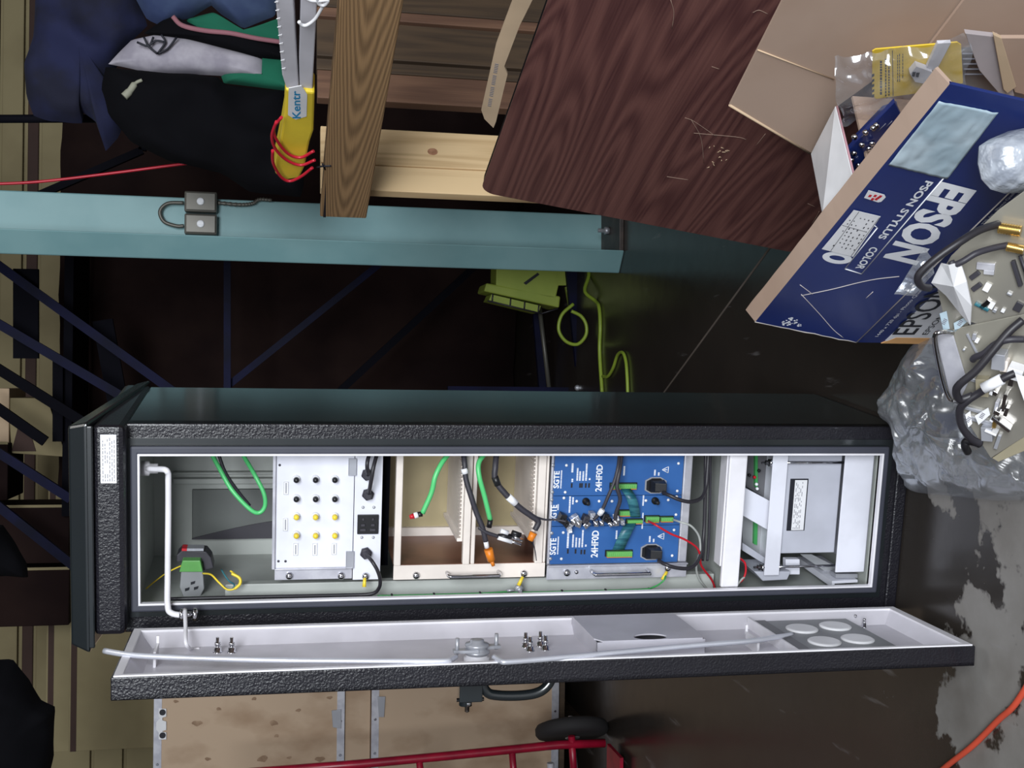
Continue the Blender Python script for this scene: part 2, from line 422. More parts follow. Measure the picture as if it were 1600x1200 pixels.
# junction boxes on the column: each box is bolted on, its cover a part
fy = D_.y
def jbox(x0, y0, x1, y1, lab):
    x_0, x_1, z0, z1 = (U((x0 + x1) / 2, y1, WORLD, 1, fy - .07).x, U((x0 + x1) / 2, y0, WORLD, 1, fy - .07).x, U(x1, (y0 + y1) / 2, WORLD, 1, fy - .07).z, U(x0, (y0 + y1) / 2, WORLD, 1, fy - .07).z)
    t = thing('junction_box', lab, 'electrical box', WORLD, ((x_0 + x_1) / 2, fy, z0), 'junction boxes on the teal column')
    mk('housing', MB().box(x_0, x_1, fy - .07, fy - .001, z0, z1), K['conduit'], t, bev=.006)
    mk('cover', MB().box(x_0 + .006, x_1 - .006, fy - .076, fy - .07, z0 + .006, z1 - .006), K['conduit'], t, bev=.003)
    cx, cz = (x_0 + x_1) / 2, (z0 + z1) / 2
    m = MB().lathe((cx, fy - .076, cz), (0, -1, 0), [(0, .016), (.004, .016), (.006, .012), (.006, .006)], 12)
    m.box(cx - .006, cx + .006, fy - .086, fy - .076, cz - .012, cz + .012)
    mk('switch', m, K['white'], t, label='small white toggle in the middle of the cover')
    return (x_0, x_1, z0, z1)
jb1 = jbox(288, 299, 339, 331, 'grey junction box on the teal column, the right-hand one above the shelf end')
jb2 = jbox(288, 334, 339, 366, 'grey junction box on the teal column, the left-hand one with looped conduit')
def wp(pts, Y): return [U(x, y, WORLD, 1, Y) for x, y in pts]
o = mk('conduit', MB().tube(crs(wp([(287, 317), (262, 318), (250, 330), (256, 346), (275, 353), (287, 353)], fy - .035), 8), .008, 8), K['conduit'])
tag(o, 'short flexible grey conduit loop joining the two junction boxes on the column', 'conduit')
m = MB(); pts = crs(wp([(340, 317), (375, 320), (395, 318), (405, 312), (425, 313)], fy - .035), 14)
m.tube(pts, [.008 + .0018 * math.sin(i * 1.9) for i in range(len(pts))], 8)
tag(mk('conduit', m, K['conduit']), 'flexible ribbed grey conduit running down from the right-hand junction box', 'conduit')

# ------------------------------------------------------------------ the cabinet
W_, Z0, Z1 = .3275, .0769, 1.7749
cab = thing('equipment_cabinet', 'tall black textured equipment cabinet standing open with its door swung to the side', 'cabinet', CAB, (.17, .24, 0))
XL, XR, YD = -.068, .39, .49
mk('side_panel', MB().box(XR - .014, XR, .014, YD, .02, 1.80), K['black_smooth'], cab, CAB, bev=.003, label='glossy black side wall of the cabinet')
mk('side_panel', MB().box(XL, XL + .014, .014, YD, .02, 1.80), K['black_smooth'], cab, CAB, bev=.003)
mk('back_panel', MB().box(XL + .014, XR - .014, YD - .014, YD, .02, 1.80), K['black_smooth'], cab, CAB)
mk('base_plinth', MB().box(XL + .004, XR - .004, .004, YD - .01, 0, .03), K['black_paint'], cab, CAB, bev=.004)
mk('front_frame', MB().ring(-.022, W_ + .022, Z0 - .022, Z1 + .018, (-.022 - XL, XR - W_ - .022, Z0 - .022 - .026, .02), .012, .05), K['black_paint'], cab, CAB, bev=.004, label='black pebbled front frame')
mk('door_gasket', MB().ring(0, W_, Z0, Z1, .017, -.006, .006), K['gasket'], cab, CAB, bev=.004)
mk('frame_recess', MB().ring(-.014, W_ + .014, Z0 - .014, Z1 + .014, .018, .008, .014), K['black_smooth'], cab, CAB)
mk('opening_trim', MB().ring(.003, W_ - .003, Z0 + .003, Z1 - .003, .0045, -.010, .004), K['white_edge'], cab, CAB, bev=.001)
# hood: fascia below, overhanging sloped cap above
mk('hood_fascia', MB().box(-.053, XR + .006, -.045, YD, 1.797, 1.862), K['black_paint'], cab, CAB, bev=.012, label='glossy black fascia above the opening')
hx0, hx1 = -.085, .405
m = MB(); m.hexa([(hx0, -.06, 1.868), (hx1, -.06, 1.868), (hx1, YD + .02, 1.80), (hx0, YD + .02, 1.80), (hx0 + .015, -.045, 1.908), (hx1 - .01, -.045, 1.908), (hx1 - .01, YD + .01, 1.838), (hx0 + .015, YD + .01, 1.838)])
mk('hood_cap', m, K['black_smooth'], cab, CAB, bev=.006)
mk('drip_edge', MB().box(hx0 + .01, hx1 - .008, -.056, -.046, 1.858, 1.872), K['black_smooth'], cab, CAB, bev=.003)
a = rect(157, 679, 182, 755, -.0465)
st = mk('rating_label', MB().box(a[0], a[1], -.0475, -.0455, a[2], a[3]), K['paper'], cab, CAB)
m = MB()
for i in range(6):
    z = a[3] - .004 - i * .0045; x = a[0] + .004
    while x < a[1] - .012:
        w = rnd.uniform(.003, .01); m.box(x, x + w, -.0479, -.0474, z - .0012, z); x += w + .003 + (0.02 if i in (1, 2) and rnd.random() < .3 else 0)
mk('print_marks', m, K['inkgrey'], st, CAB, kind='stuff')
# inside walls
LX0, LX1, LY = -.030, .372, .44
m = MB(); m.box(LX0 - .003, LX0, .04, LY, Z0 - .01, Z1 + .015); mk('inner_wall', m, K['liner'], cab, CAB)
mk('inner_wall', MB().box(LX1, LX1 + .003, .04, LY, Z0 - .01, Z1 + .015), K['liner'], cab, CAB)
mk('inner_back', MB().box(LX0, LX1, LY, LY + .003, Z0 - .01, Z1 + .015), K['liner'], cab, CAB)
mk('inner_top', MB().box(LX0, LX1, .04, LY, Z1 + .012, Z1 + .015), K['liner'], cab, CAB)
mk('inner_floor', MB().box(LX0, LX1, .04, LY, Z0 - .014, Z0 - .01), K['liner'], cab, CAB)
# rear vent plate in the top bay, with a dark bowed sheet as the shadow line of its baffle
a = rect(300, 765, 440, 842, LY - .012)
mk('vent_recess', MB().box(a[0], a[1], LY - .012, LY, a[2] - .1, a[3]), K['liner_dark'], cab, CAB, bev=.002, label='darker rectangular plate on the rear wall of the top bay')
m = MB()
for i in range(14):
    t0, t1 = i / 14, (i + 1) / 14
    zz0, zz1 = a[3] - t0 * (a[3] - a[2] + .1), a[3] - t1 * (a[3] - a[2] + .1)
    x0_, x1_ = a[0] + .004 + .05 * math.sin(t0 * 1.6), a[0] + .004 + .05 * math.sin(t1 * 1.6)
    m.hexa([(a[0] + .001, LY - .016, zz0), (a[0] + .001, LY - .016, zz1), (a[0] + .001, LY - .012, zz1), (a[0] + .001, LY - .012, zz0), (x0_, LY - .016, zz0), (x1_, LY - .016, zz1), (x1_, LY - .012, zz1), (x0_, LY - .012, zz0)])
mk('baffle_shadow', m, K['dgrey'], cab, CAB)
for y0, y1 in ((738, 742), (748, 757)):
    a = rect(270, y0, 440, y1, LY - .02); mk('wall_rib', MB().box(a[0], a[1], LY - .02, LY, 1.0, a[3]), K['liner'], cab, CAB, bev=.003)
# upright rack rails and the cable channel on the left wall
mk('rack_rail', MB().box(LX0 + .002, LX0 + .045, .07, .095, .45, 1.60), K['liner'], cab, CAB, bev=.002)
mk('rack_rail', MB().box(LX1 - .03, LX1 - .002, .07, .095, .45, 1.60), K['liner'], cab, CAB, bev=.002)
a = clx(500, 916, LX0 + .01), clx(985, 916, LX0 + .01)
mk('wire_channel', MB().box(LX0, LX0 + .012, .13, .19, a[1].z, a[0].z), K['liner'], cab, CAB, bev=.002)
mk('wire_channel_lid', MB().box(LX0 + .012, LX0 + .02, .14, .165, a[1].z, a[0].z), K['zinc'], cab, CAB, bev=.001)
# middle shelf with a bent front lip
sz = cl(1138, 800, .02).z
a = rect(1135, 712, 1160, 938, .012)
mk('shelf', MB().box(LX0, LX1, .02, LY, a[2] + .022, a[2] + .026), K['liner'], cab, CAB)
mk('shelf_lip', MB().box(.001, W_, .010, .022, a[2], a[3] + .004), K['white_edge'], cab, CAB, bev=.003, label='white bent front lip of the shelf')
mk('shelf_fold', MB().box(.05, W_, .022, .06, a[3] + .002, a[3] + .006), K['white_edge'], cab, CAB)

# stay bracket: white bent rod between hood corner and the door
t = cab
sy = -.012
pts = [cl(228, 732, .05), cl(240, 733, .02), cl(258, 734, sy), cl(263, 740, sy), cl(263, 800, sy), cl(262, 900, sy), cl(262, 945, sy - .02), cl(268, 958, sy - .03), cl(290, 962, sy - .03)]
stay = mk('door_stay', MB().tube(crs(pts[:4], 4)[:-1] + crs(pts[3:], 6), .0065, 10), K['white_edge'], cab, CAB, label='white bent rod that holds the door open')
mk('stay_socket', MB().lathe(cl(221, 732, .055), CAB.to_3x3().inverted() @ Vector((0, 0, -1)), [(0, .016), (.016, .016), (.018, .011), (.034, .011)], 18), K['white_edge'], stay, CAB)
hb = MB(); p = cl(296, 960, sy - .03)
hb.lathe(p + Vector((0, 0, .022)), (0, 0, -1), [(0, .005), (.004, .012), (.010, .012), (.010, .006), (.03, .006), (.03, .013), (.036, .013), (.04, .006)], 14)
mk('stay_bolt', hb, K['chrome'], stay, CAB)
m = MB(); p0 = cl(289, 952, sy - .03); p1 = U(291, 1006, DOOR, 1, -.006); p1 = CAB.inverted() @ (DOOR @ p1)
p2 = CAB.inverted() @ (DOOR @ U(300, 1015, DOOR, 1, -.03)); p3 = CAB.inverted() @ (DOOR @ U(312, 1014, DOOR, 1, -.03))
m.tube(crs([p0, (p0 + p1) / 2, p1, p2, p3], 6), .0042, 8)
mk('stay_arm', m, K['white_edge'], stay, CAB)

# the open door (a part; its fittings are sub-parts)
DW, DZ0, DZ1 = .334, .037, 1.784
m = MB(); m.box(0, DW, -.044, -.034, DZ0, DZ1); m.ring(.004, DW - .004, DZ0 + .004, DZ1 - .004, .004, -.044, -.001)
door = mk('door', m, K['black_paint'], cab, DOOR, bev=.004, label='open door, black pebbled skin outside and white pan inside')
m = MB().ring(.022, DW - .014, DZ0 + .024, DZ1 - .02, (.018, .010, .02, .016), -.004, .0015)
mk('door_rim', m, K['white_edge'], door, DOOR, bev=.001)
m = MB(); m.box(.004, DW - .004, -.034, -.030, DZ0 + .004, DZ1 - .004)
i_, o_ = [(.05, DZ0 + .05), (DW - .03, DZ0 + .05), (DW - .03, DZ1 - .045), (.05, DZ1 - .045)], [(.022, DZ0 + .024), (DW - .014, DZ0 + .024), (DW - .014, DZ1 - .02), (.022, DZ1 - .02)]
vs = [(x, -.029, z) for x, z in i_] + [(x, -.003, z) for x, z in o_]
m.add(vs, [(0, 1, 2, 3)] + [(k, 4 + k, 4 + (k + 1) % 4, (k + 1) % 4) for k in range(4)])
mk('door_pan', m, K['liner'] if 0 else mat('door_enamel', (214, 211, 220), .4), door, DOOR, label='white enamelled inner pan')
def dp(pts, ly): return [dl(x, y, ly) for x, y in pts]
# lock rods and hub
hub = dl(745, 1018, -.002)
rodm = K['alu']
m = MB().tube(crs(dp([(163, 1017), (200, 1023), (246, 1026), (330, 1029), (450, 1032), (600, 1033), (690, 1033), (703, 1031), (712, 1026)], .004), 6), .0058, 10)
mk('lock_rod', m, rodm, door, DOOR, label='upper aluminium lock rod')
m = MB().tube(crs(dp([(772, 1026), (783, 1033), (795, 1034), (860, 1029), (960, 1020), (1080, 1009), (1170, 1002), (1210, 996), (1240, 990)], .004), 6), [.0058] * 42 + [.0056, .0054, .005, .0045, .004, .0035, .003], 10)
mk('lock_rod', m, rodm, door, DOOR, label='lower aluminium lock rod')
m = MB().lathe((hub.x, -.03, hub.z), (0, 1, 0), [(0, .026), (.018, .026), (.018, .022), (.022, .022)], 24)
mk('hub_spacer', m, K['white_edge'], door, DOOR)
m = MB().lathe((hub.x, -.008, hub.z), (0, 1, 0), [(0, .018), (.004, .026), (.008, .026), (.010, .02), (.014, .02), (.018, .024), (.022, .024), (.024, .014), (.030, .014), (.031, .006)], 24)
for sg in (1, -1):
    q = Vector((hub.x + .012 * sg, .004, hub.z)); 
    m.prism([q + Vector((-.012, -.003, 0)), q + Vector((.012, -.003, 0)), q + Vector((.008, -.003, .05 * sg)), q + Vector((-.008, -.003, .05 * sg))][::sg], (0, .006, 0))
    m.cyl(q + Vector((0, -.006, .042 * sg)), q + Vector((0, .026, .042 * sg)), .004, .004, 8)
mk('lock_hub', m, K['zinc'], door, DOOR, label='chrome lock hub where the two rods meet')
# rod guides
for x, y in ((246, 1030), (1167, 1010)):
    p = dl(x, y, -.03); m = MB().box(p.x - .004, p.x + .06, -.03, .002, p.z - .0025, p.z + .0025)
    m.box(p.x - .008, p.x - .004, -.004, .016, p.z - .0025, p.z + .0025)
    mk('rod_guide', m, K['white_edge'], door, DOOR)
# studs with nuts
for x, y in ((340, 1020), (362, 1020), (821, 1012), (828, 1018), (844, 1010), (852, 1016), (1336, 975), (1350, 981)):
    p = dl(x, y, -.03); s = .6 if x > 1300 else 1
    m = MB().lathe((p.x, -.03, p.z), (0, 1, 0), [(0, .010 * s), (.003, .010 * s), (.003, .0075 * s), (.011, .0075 * s), (.011, .0042 * s), (.016, .0042 * s), (.016, .006 * s), (.022, .006 * s), (.022, .0036 * s), (.032 * s, .0036 * s)], 10)
    mk('stud', m, K['chrome'], door, DOOR)
# document box with an oval finger hole
a0 = dl(905, 985, -.005); a1 = dl(1075, 990, -.005)
x0, x1, z1, z0 = .03, .19, dl(906, 985, -.006).z, dl(1062, 975, -.006).z
def holed_plate(mb, x0, x1, z0, z1, cx, cz, rx, rz, y, th, n=32):
    """flat plate with an elliptical hole"""
    vs = []
    for k in range(n):
        a = 2 * math.pi * k / n; c, s = math.cos(a), math.sin(a)
        tx = (x1 - cx) / c if c > 1e-6 else ((x0 - cx) / c if c < -1e-6 else 1e9)
        tz = (z1 - cz) / s if s > 1e-6 else ((z0 - cz) / s if s < -1e-6 else 1e9)
        t = min(tx, tz)
        for yy in (y, y - th): vs += [(cx + rx * c, yy, cz + rz * s), (cx + t * c, yy, cz + t * s)]
    fs = []
    for k in range(n):
        i, j = 4 * k, 4 * ((k + 1) % n)
        fs += [(i, i + 1, j + 1, j), (i + 2, j + 2, j + 3, i + 3), (i, j, j + 2, i + 2), (i + 1, i + 3, j + 3, j + 1)]
    mb.add(vs, fs)
hc = dl(1016, 996, .006)
x1 = .235
m = MB(); holed_plate(m, x0, x1, z0, z1, hc.x, hc.z, .022, .036, .008, .003)
m.box(x0, x1, -.03, .005, z1 - .002, z1); m.box(x0, x1, -.03, .005, z0, z0 + .002); m.box(x1 - .002, x1, -.03, .005, z0, z1); m.box(x0, x0 + .002, -.03, .005, z0, z1)
mk('document_box', m, mat('document_box_enamel', (196, 194, 204), .45), door, DOOR, label='shallow document box with an oval finger hole')
# lower part: cross strip and fan filter plate with four white discs
pl_ = mat('grey_filter_plate', (136, 138, 142), .45)
z1_ = dl(1160, 975, -.02).z; z0_ = dl(1205, 975, -.02).z
mk('cross_strip', MB().box(.04, DW - .02, -.03, -.012, z0_ + .012, z0_ + .05), mat('strip_grey', (112, 112, 116), .5), door, DOOR, bev=.002)
mk('door_ledge', MB().box(.04, DW - .02, -.03, -.004, z0_ + .052, z0_ + .056), K['white_edge'], door, DOOR)
fz1 = dl(1212, 985, -.012).z; fz0 = dl(1378, 995, -.012).z
fp = mk('filter_plate', MB().box(.04, DW - .03, -.03, -.014, fz0, fz1), pl_, door, DOOR, bev=.002, label='grey fan filter plate at the foot of the door')
cs = [(1253, 983), (1305, 979), (1288, 1003), (1340, 999)]
for x, y in cs:
    p = dl(x, y, -.013)
    mk('vent_disc', MB().lathe((p.x, -.014, p.z), (0, 1, 0), [(0, .036), (.003, .036), (.005, .032)], 28), K['whiteplastic'], door, DOOR, label='round white vent disc') .parent = door
# outside pull handle
hz = dl(740, 1100, -.07).z; hz2 = dl(876, 1080, -.05).z
m = MB(); hx = .25
m.box(hx - .02, hx + .02, -.062, -.044, hz - .015, hz + .02); m.cyl((hx, -.044, hz + .0), (hx, -.11, hz), .011, .011, 12)
m.box(hx - .014, hx + .014, -.10, -.062, hz - .035, hz + .012)
m.tube(crs([(hx, -.05, hz - .03), (hx, -.083, hz - .045), (hx, -.092, hz - .07), (hx, -.094, hz - .12), (hx, -.088, hz - .155), (hx, -.07, hz - .175), (hx, -.044, hz - .182)], 6), .0105, 10)
hnd = mk('pull_handle', m, K['black_smooth'], door, DOOR, label='black swing handle with a chrome padlock bolt', bev=.002)
m = MB().lathe((hx, -.10, hz - .006), (0, -1, 0), [(0, .010), (.01, .010), (.01, .005), (.022, .005), (.024, .002)], 10)
m.cyl((hx, -.098, hz + .016), (hx, -.098, hz - .04), .004, .004, 8)
mk('handle_bolt', m, K['chrome'], door, DOOR)
mk('hinge', MB().cyl((-.012, -.02, .95), (-.012, -.02, .99), .007, .007, 10).box(-.012, .02, -.03, -.022, .95, .99), K['black_smooth'], door, DOOR)
mk('hinge', MB().cyl((-.012, -.02, 1.55), (-.012, -.02, 1.59), .007, .007, 10).box(-.012, .02, -.03, -.022, 1.55, 1.59), K['black_smooth'], door, DOOR)

# ------------------------------------------------------------------ rack units
PY = .05       # front plane of the 19-inch units
XE0, XE1 = .318, .362
def screw(mb, x, z, y, r=.006, h=.005):
    mb.lathe((x, y, z), (0, -1, 0), [(0, r), (h * .5, r), (h, r * .6), (h, .0001)], 12)

# breaker panel
a = rect(430, 711, 552, 905, PY); fx0 = rect(430, 711, 552, 886, PY)[0]
bp = thing('breaker_panel', 'white breaker panel with twelve black and yellow buttons, topmost unit in the cabinet', 'control panel', CAB, ((a[0] + XE1) / 2, PY, a[2]))
mk('face_plate', MB().box(fx0, XE1, PY - .004, PY, a[2], a[3]), K['panel_white'], bp, CAB, bev=.001)
m = MB(); m.box(a[0], fx0 - .003, PY - .002, PY + .002, a[2], a[3]); m.box(fx0 - .003, fx0, PY - .010, PY + .002, a[2], a[3])
mk('mounting_ear', m, K['steel'], bp, CAB, bev=.001, label='polished steel mounting ear')
mk('chassis', MB().box(fx0 + .01, XE1 - .01, PY, PY + .26, a[2] + .006, a[3] - .006), K['zinc'], bp, CAB)
mk('top_rail', MB().box(fx0, XE1, PY - .012, PY + .01, a[3], a[3] + .006), K['steel'], bp, CAB)
for xx in (452, 533):
    p = cl(xx, 899, PY); m = MB(); screw(m, p.x, p.z, PY - .002, .0085, .008); mk('rack_screw', m, K['chrome'], bp, CAB)
proto = {}
for xx in (463, 493, 523):
    for yy in (749, 779, 807, 836):
        y_ = yy; p = cl(xx, y_, PY - .01); kind = 'black' if yy < 800 else 'yellow'
        c = Vector((p.x, PY - .004, p.z))
        m = MB().lathe(c, (0, -1, 0), [(0, .0085), (.004, .0085), (.005, .0072), (.008, .0072)], 16)
        r_ = mk('button', m, K['whiteplastic'], bp, CAB)
        m = MB().lathe(c + Vector((0, -.008, 0)), (0, -1, 0), [(0, .0062), (.008, .0062), (.011, .0045), (.012, .0001)], 16)
        mk('button_cap', m, K['black'] if kind == 'black' else K['yellow'], r_, CAB, label=kind + ' button cap')
def label_plate(x0, y0, x1, y1, par, ly=PY - .004, marks=1):
    a_ = rect(x0, y0, x1, y1, ly)
    l_ = mk('label_plate', MB().box(a_[0], a_[1], ly - .0016, ly, a_[2], a_[3]), K['whiteplastic'], par, CAB, bev=.0004)
    m_ = MB(); zc = (a_[2] + a_[3]) / 2; x = a_[0] + .004
    m_.ring(a_[0] + .0012, a_[1] - .0012, a_[2] + .0012, a_[3] - .0012, .0005, ly - .002, ly - .0014)
    while x < a_[1] - .005:
        m_.box(x, x + .0018, ly - .002, ly - .0014, zc - .0015, zc + .0015); x += .0026
    mk('print_marks', m_, K['inkgrey'], l_, CAB, kind='stuff')
for q in ((443, 752, 451, 773), (442, 809, 450, 830), (458, 848, 466, 868), (488, 848, 496, 868), (518, 848, 526, 867)): label_plate(*q, bp)
for xx, yy in ((435, 876), (446, 876), (437, 726)):
    m = MB(); p = cl(xx, yy, PY); screw(m, p.x, p.z, PY - .004, .0028, .002); mk('small_screw', m, K['dgrey'], bp, CAB)
for q in ((545, 717, 556, 742), (541, 862, 552, 887)):
    a_ = rect(*q, PY - .006); m = MB().ring(a_[0], a_[1], a_[2], a_[3], .001, PY - .010, PY - .004); m.box(a_[0], a_[1], PY - .008, PY - .004, a_[2], a_[3])
    mk('corner_latch', m, K['zinc'], bp, CAB)

# outlet strip below it
a = rect(553, 711, 596, 905, PY)
op = thing('outlet_panel', 'narrow white panel with cable glands and a square black socket, under the button panel', 'control panel', CAB, ((a[0] + XE1) / 2, PY, a[2]))
mk('face_plate', MB().box(a[0], XE1, PY - .003, PY, a[2], a[3]), K['panel_white'], op, CAB, bev=.001)
mk('chassis', MB().box(a[0] + .02, XE1 - .01, PY, PY + .22, a[2] + .004, a[3] - .004), K['zinc'], op, CAB)
s_ = rect(558, 803, 591, 833, PY)
so = mk('socket_block', MB().box(s_[0], s_[1], PY - .009, PY - .003, s_[2], s_[3]), K['black'], op, CAB, bev=.001, label='square black switch and socket block')
m = MB()
for i in range(2):
    zc = s_[2] + (s_[3] - s_[2]) * (.28 + .46 * i)
    for j, xx in enumerate((.25, .5, .8)):
        x = s_[0] + (s_[1] - s_[0]) * xx; m.box(x - .0025, x + .0025, PY - .014, PY - .009, zc - .006 + .002 * j, zc + .006 - .002 * j)
mk('socket_switches', m, K['dgrey'], so, CAB)
for i, (xx, yy) in enumerate(((574, 742), (575, 773), (572, 865))):
    p = cl(xx, yy, PY - .01)
    m = MB().lathe((p.x, PY - .003, p.z), (0, -1, 0), [(0, .0135), (.010, .0135), (.010, .010), (.02, .0095), (.024, .007)], 6)
    mk('cable_gland', m, K['dgrey'], op, CAB)
for xx, yy in ((567, 792), (584, 792), (565, 839), (583, 839)):
    m = MB(); p = cl(xx, yy, PY); screw(m, p.x, p.z, PY - .003, .0034, .003); mk('small_screw', m, K['zinc'], op, CAB)
p = cl(571, 899, PY); m = MB(); screw(m, p.x, p.z, PY - .003, .0085, .008); mk('rack_screw', m, K['chrome'], op, CAB)

# empty card cage
a = rect(617, 711, 855, 903, PY); e0 = rect(617, 711, 855, 881, PY)[0]
cg = thing('card_cage', 'cream open card cage with two empty bays, between the white panels and the blue rack', 'rack unit', CAB, ((a[0] + XE1) / 2, PY, a[2]))
zt = a[3]; zb = a[2]
b1 = rect(628, 720, 725, 878, PY); b2 = rect(744, 720, 838, 878, PY)
mk('top_bar', MB().box(e0, XE1, PY - .006, PY + .012, b1[3], zt), K['cream'], cg, CAB, bev=.002)
mk('middle_bar', MB().box(e0, XE1, PY - .006, PY + .012, b2[3] + .012, b1[2]), K['cream'], cg, CAB, bev=.002)
mk('middle_bar', MB().box(e0, XE1, PY - .002, PY + .012, b2[3], b2[3] + .009), K['cream'], cg, CAB, bev=.002)
mk('bottom_bar', MB().box(e0, XE1, PY - .006, PY + .012, zb + .008, b2[2]), K['cream'], cg, CAB, bev=.002)
mk('bottom_bar', MB().box(e0, XE1, PY - .001, PY + .012, zb, zb + .006), K['cream'], cg, CAB, bev=.002)
mk('mounting_ear', MB().box(a[0], e0, PY - .003, PY + .003, zb, zt), K['cream'], cg, CAB, bev=.001)
mk('side_plate', MB().box(e0 - .002, e0 + .001, PY, PY + .24, zb, zt), K['copper'], cg, CAB, label='brown plated side wall inside the cage')
mk('side_plate', MB().box(XE1 - .003, XE1, PY, PY + .24, zb, zt), K['copper'], cg, CAB)
mk('back_plate', MB().box(e0, XE1, PY + .24, PY + .243, zb, zt), K['tan'], cg, CAB)
m = MB().box(e0, XE1, PY + .232, PY + .24, zb, zt)
mk('back_bus_bar', MB().box(e0 + .0, e0 + .022, PY + .228, PY + .24, zb, zt), K['cream'], cg, CAB)
for b, par in ((b1, 'shelf_tray'), (b2, 'shelf_tray')):
    zf = b[2]
    mk('shelf_tray', MB().box(e0 + .058, XE1 - .004, PY + .012, PY + .236, zf - .0, zf + .004), K['cream'], cg, CAB)
    m = MB()
    for i in range(22):
        x = e0 + .062 + i * .0095; m.box(x, x + .003, PY + .014, PY + .05, zf + .004, zf + .007)
    mk('card_guides', m, K['cream'], cg, CAB)
    mk('perforated_strip', MB().box(e0 + .05, e0 + .058, PY + .012, PY + .236, zf, zf + .012), K['cream'], cg, CAB)
h0 = cl(698, 894, PY); h1 = cl(778, 892, PY)
def handle(par, h0, h1, y, mt):
    x = (h0.x + h1.x) / 2; zt_, zb_ = max(h0.z, h1.z), min(h0.z, h1.z)
    mk('handle', MB().tube([(x, y, zt_)] + crs([(x, y - .022, zt_), (x, y - .030, zt_ - .004), (x, y - .032, zt_ - .012), (x, y - .032, zb_ + .012), (x, y - .030, zb_ + .004), (x, y - .022, zb_)], 5) + [(x, y, zb_)], .0042, 10), mt, par, CAB, label='bright bow handle')
handle(cg, h0, h1, PY - .003, K['chrome'])
for xx, yy in ((650, 898), (818, 895)):
    p = cl(xx, yy, PY); m = MB(); screw(m, p.x, p.z, PY - .003, .0085, .008); mk('rack_screw', m, K['chrome'], cg, CAB)
mk('gap_shade_strip', MB().box(.03, .34, PY + .09, PY + .093, zt + .004, rect(596, 711, 617, 905, PY)[3] - .002), K['rackdark'], cg, CAB)  # near-black strip put in for the shade of the open gap above the cage

# blue subrack with three boards
a = rect(858, 711, 1080, 903, PY); e0 = rect(858, 711, 1080, 879, PY)[0]
sr = thing('blue_subrack', 'subrack with three blue front boards lettered in white, below the empty card cage', 'rack unit', CAB, ((a[0] + XE1) / 2, PY, a[2]))
zt, zb = a[3], a[2]
zbl = cl(1062, 800, PY).z
mk('mounting_ear', MB().box(a[0], e0 - .002, PY - .003, PY + .003, zb + .004, zt).box(e0 - .004, e0 - .001, PY - .012, PY + .01, zb + .004, zt), K['steel'], sr, CAB, bev=.001)
mk('chassis', MB().box(e0, XE1, PY + .006, PY + .24, zb + .01, zt - .004), K['zinc'], sr, CAB)
mk('lower_rail', MB().box(e0, XE1, PY - .004, PY + .01, zb + .006, zbl - .002), K['steel'], sr, CAB, bev=.003, label='bright steel lower rail')
mk('upper_rail', MB().box(e0, XE1, PY - .002, PY + .01, zt - .006, zt), K['steel'], sr, CAB, bev=.002)
xa = cl(950, 820, PY).x; xb = cl(950, 773, PY).x
boards = []
for x0, x1 in ((e0 + .001, xa - .0012), (xa, xb - .0012), (xb, XE1)):
    boards.append(mk('front_board', MB().box(x0, x1, PY - .006, PY - .001, zbl, zt - .006), K['blue'], sr, CAB, bev=.0006))
TY = PY - .0064
def btext(s, x0, y0, x1, y1, par, off=.012, name='lettering'):
    """text reading upward in the photo: x0..x1 = top..bottom of letters, y0 = left end, y1 = right end"""
    r = rect(x0, y1, x1, y0, TY)
    text(name, s, (r[0], TY, r[2]), (r[1], TY, r[2]), (r[0], TY, r[3]), K['white'], par, CAB, off)
btext('SGTE', 865, 763, 874, 736, boards[2], .03); btext('SGTE', 860, 814, 870, 789, boards[1], .03); btext('SGTE', 859, 867, 869, 841, boards[0], .03)
btext('24HF0D', 931, 768, 941, 726, boards[2], .02); btext('24HF0D', 924, 871, 935, 829, boards[0], .02)
def marks(par, items):
    m = MB()
    for x, ya, yb, h in items:
        r = rect(x, ya, x + h, yb, TY); xx = r[0]
        while xx < r[1] - .001:
            w = rnd.choice((.0012, .002, .0028)); m.box(xx, min(xx + w, r[1]), TY - .0003, TY + .0004, r[2], r[3]); xx += w + .0007
    mk('small_print', m, K['white'], par, CAB, kind='stuff')
marks(boards[2], [(876, 734, 763, 1.8), (893, 724, 738, 3), (893, 748, 753, 2.5), (901, 731, 751, 2.5), (905, 736, 751, 2.5), (910, 736, 751, 2.5), (915, 724, 751, 2.5), (920, 747, 750, 2.5), (974, 728, 743, 2.5), (1022, 733, 743, 2.5), (1028, 738, 743, 2.5)])
marks(boards[1], [(871, 787, 797, 2), (889, 775, 801, 2.5), (894, 777, 788, 2.5), (1004, 774, 790, 2.2), (1003, 801, 826, 2)])
marks(boards[0], [(871, 838, 866, 1.8), (886, 828, 856, 3), (894, 835, 855, 2.5), (899, 840, 855, 2.5), (904, 840, 855, 2.5), (909, 828, 855, 2.5), (914, 851, 854, 2.5), (962, 829, 842, 2.5), (1014, 837, 847, 2.5), (1020, 842, 847, 2.5)])
m = MB()
for x, y in ((892, 757), (905, 757), (908, 757), (914, 757), (919, 757), (886, 860), (898, 860), (907, 861), (912, 861)):
    r = rect(x, y - 2, x + 2.6, y + 5, TY); m.box(r[0], r[1], TY - .0003, TY + .0004, r[2], r[3])
mk('switch_slots', m, K['ink'], sr, CAB, kind='stuff')
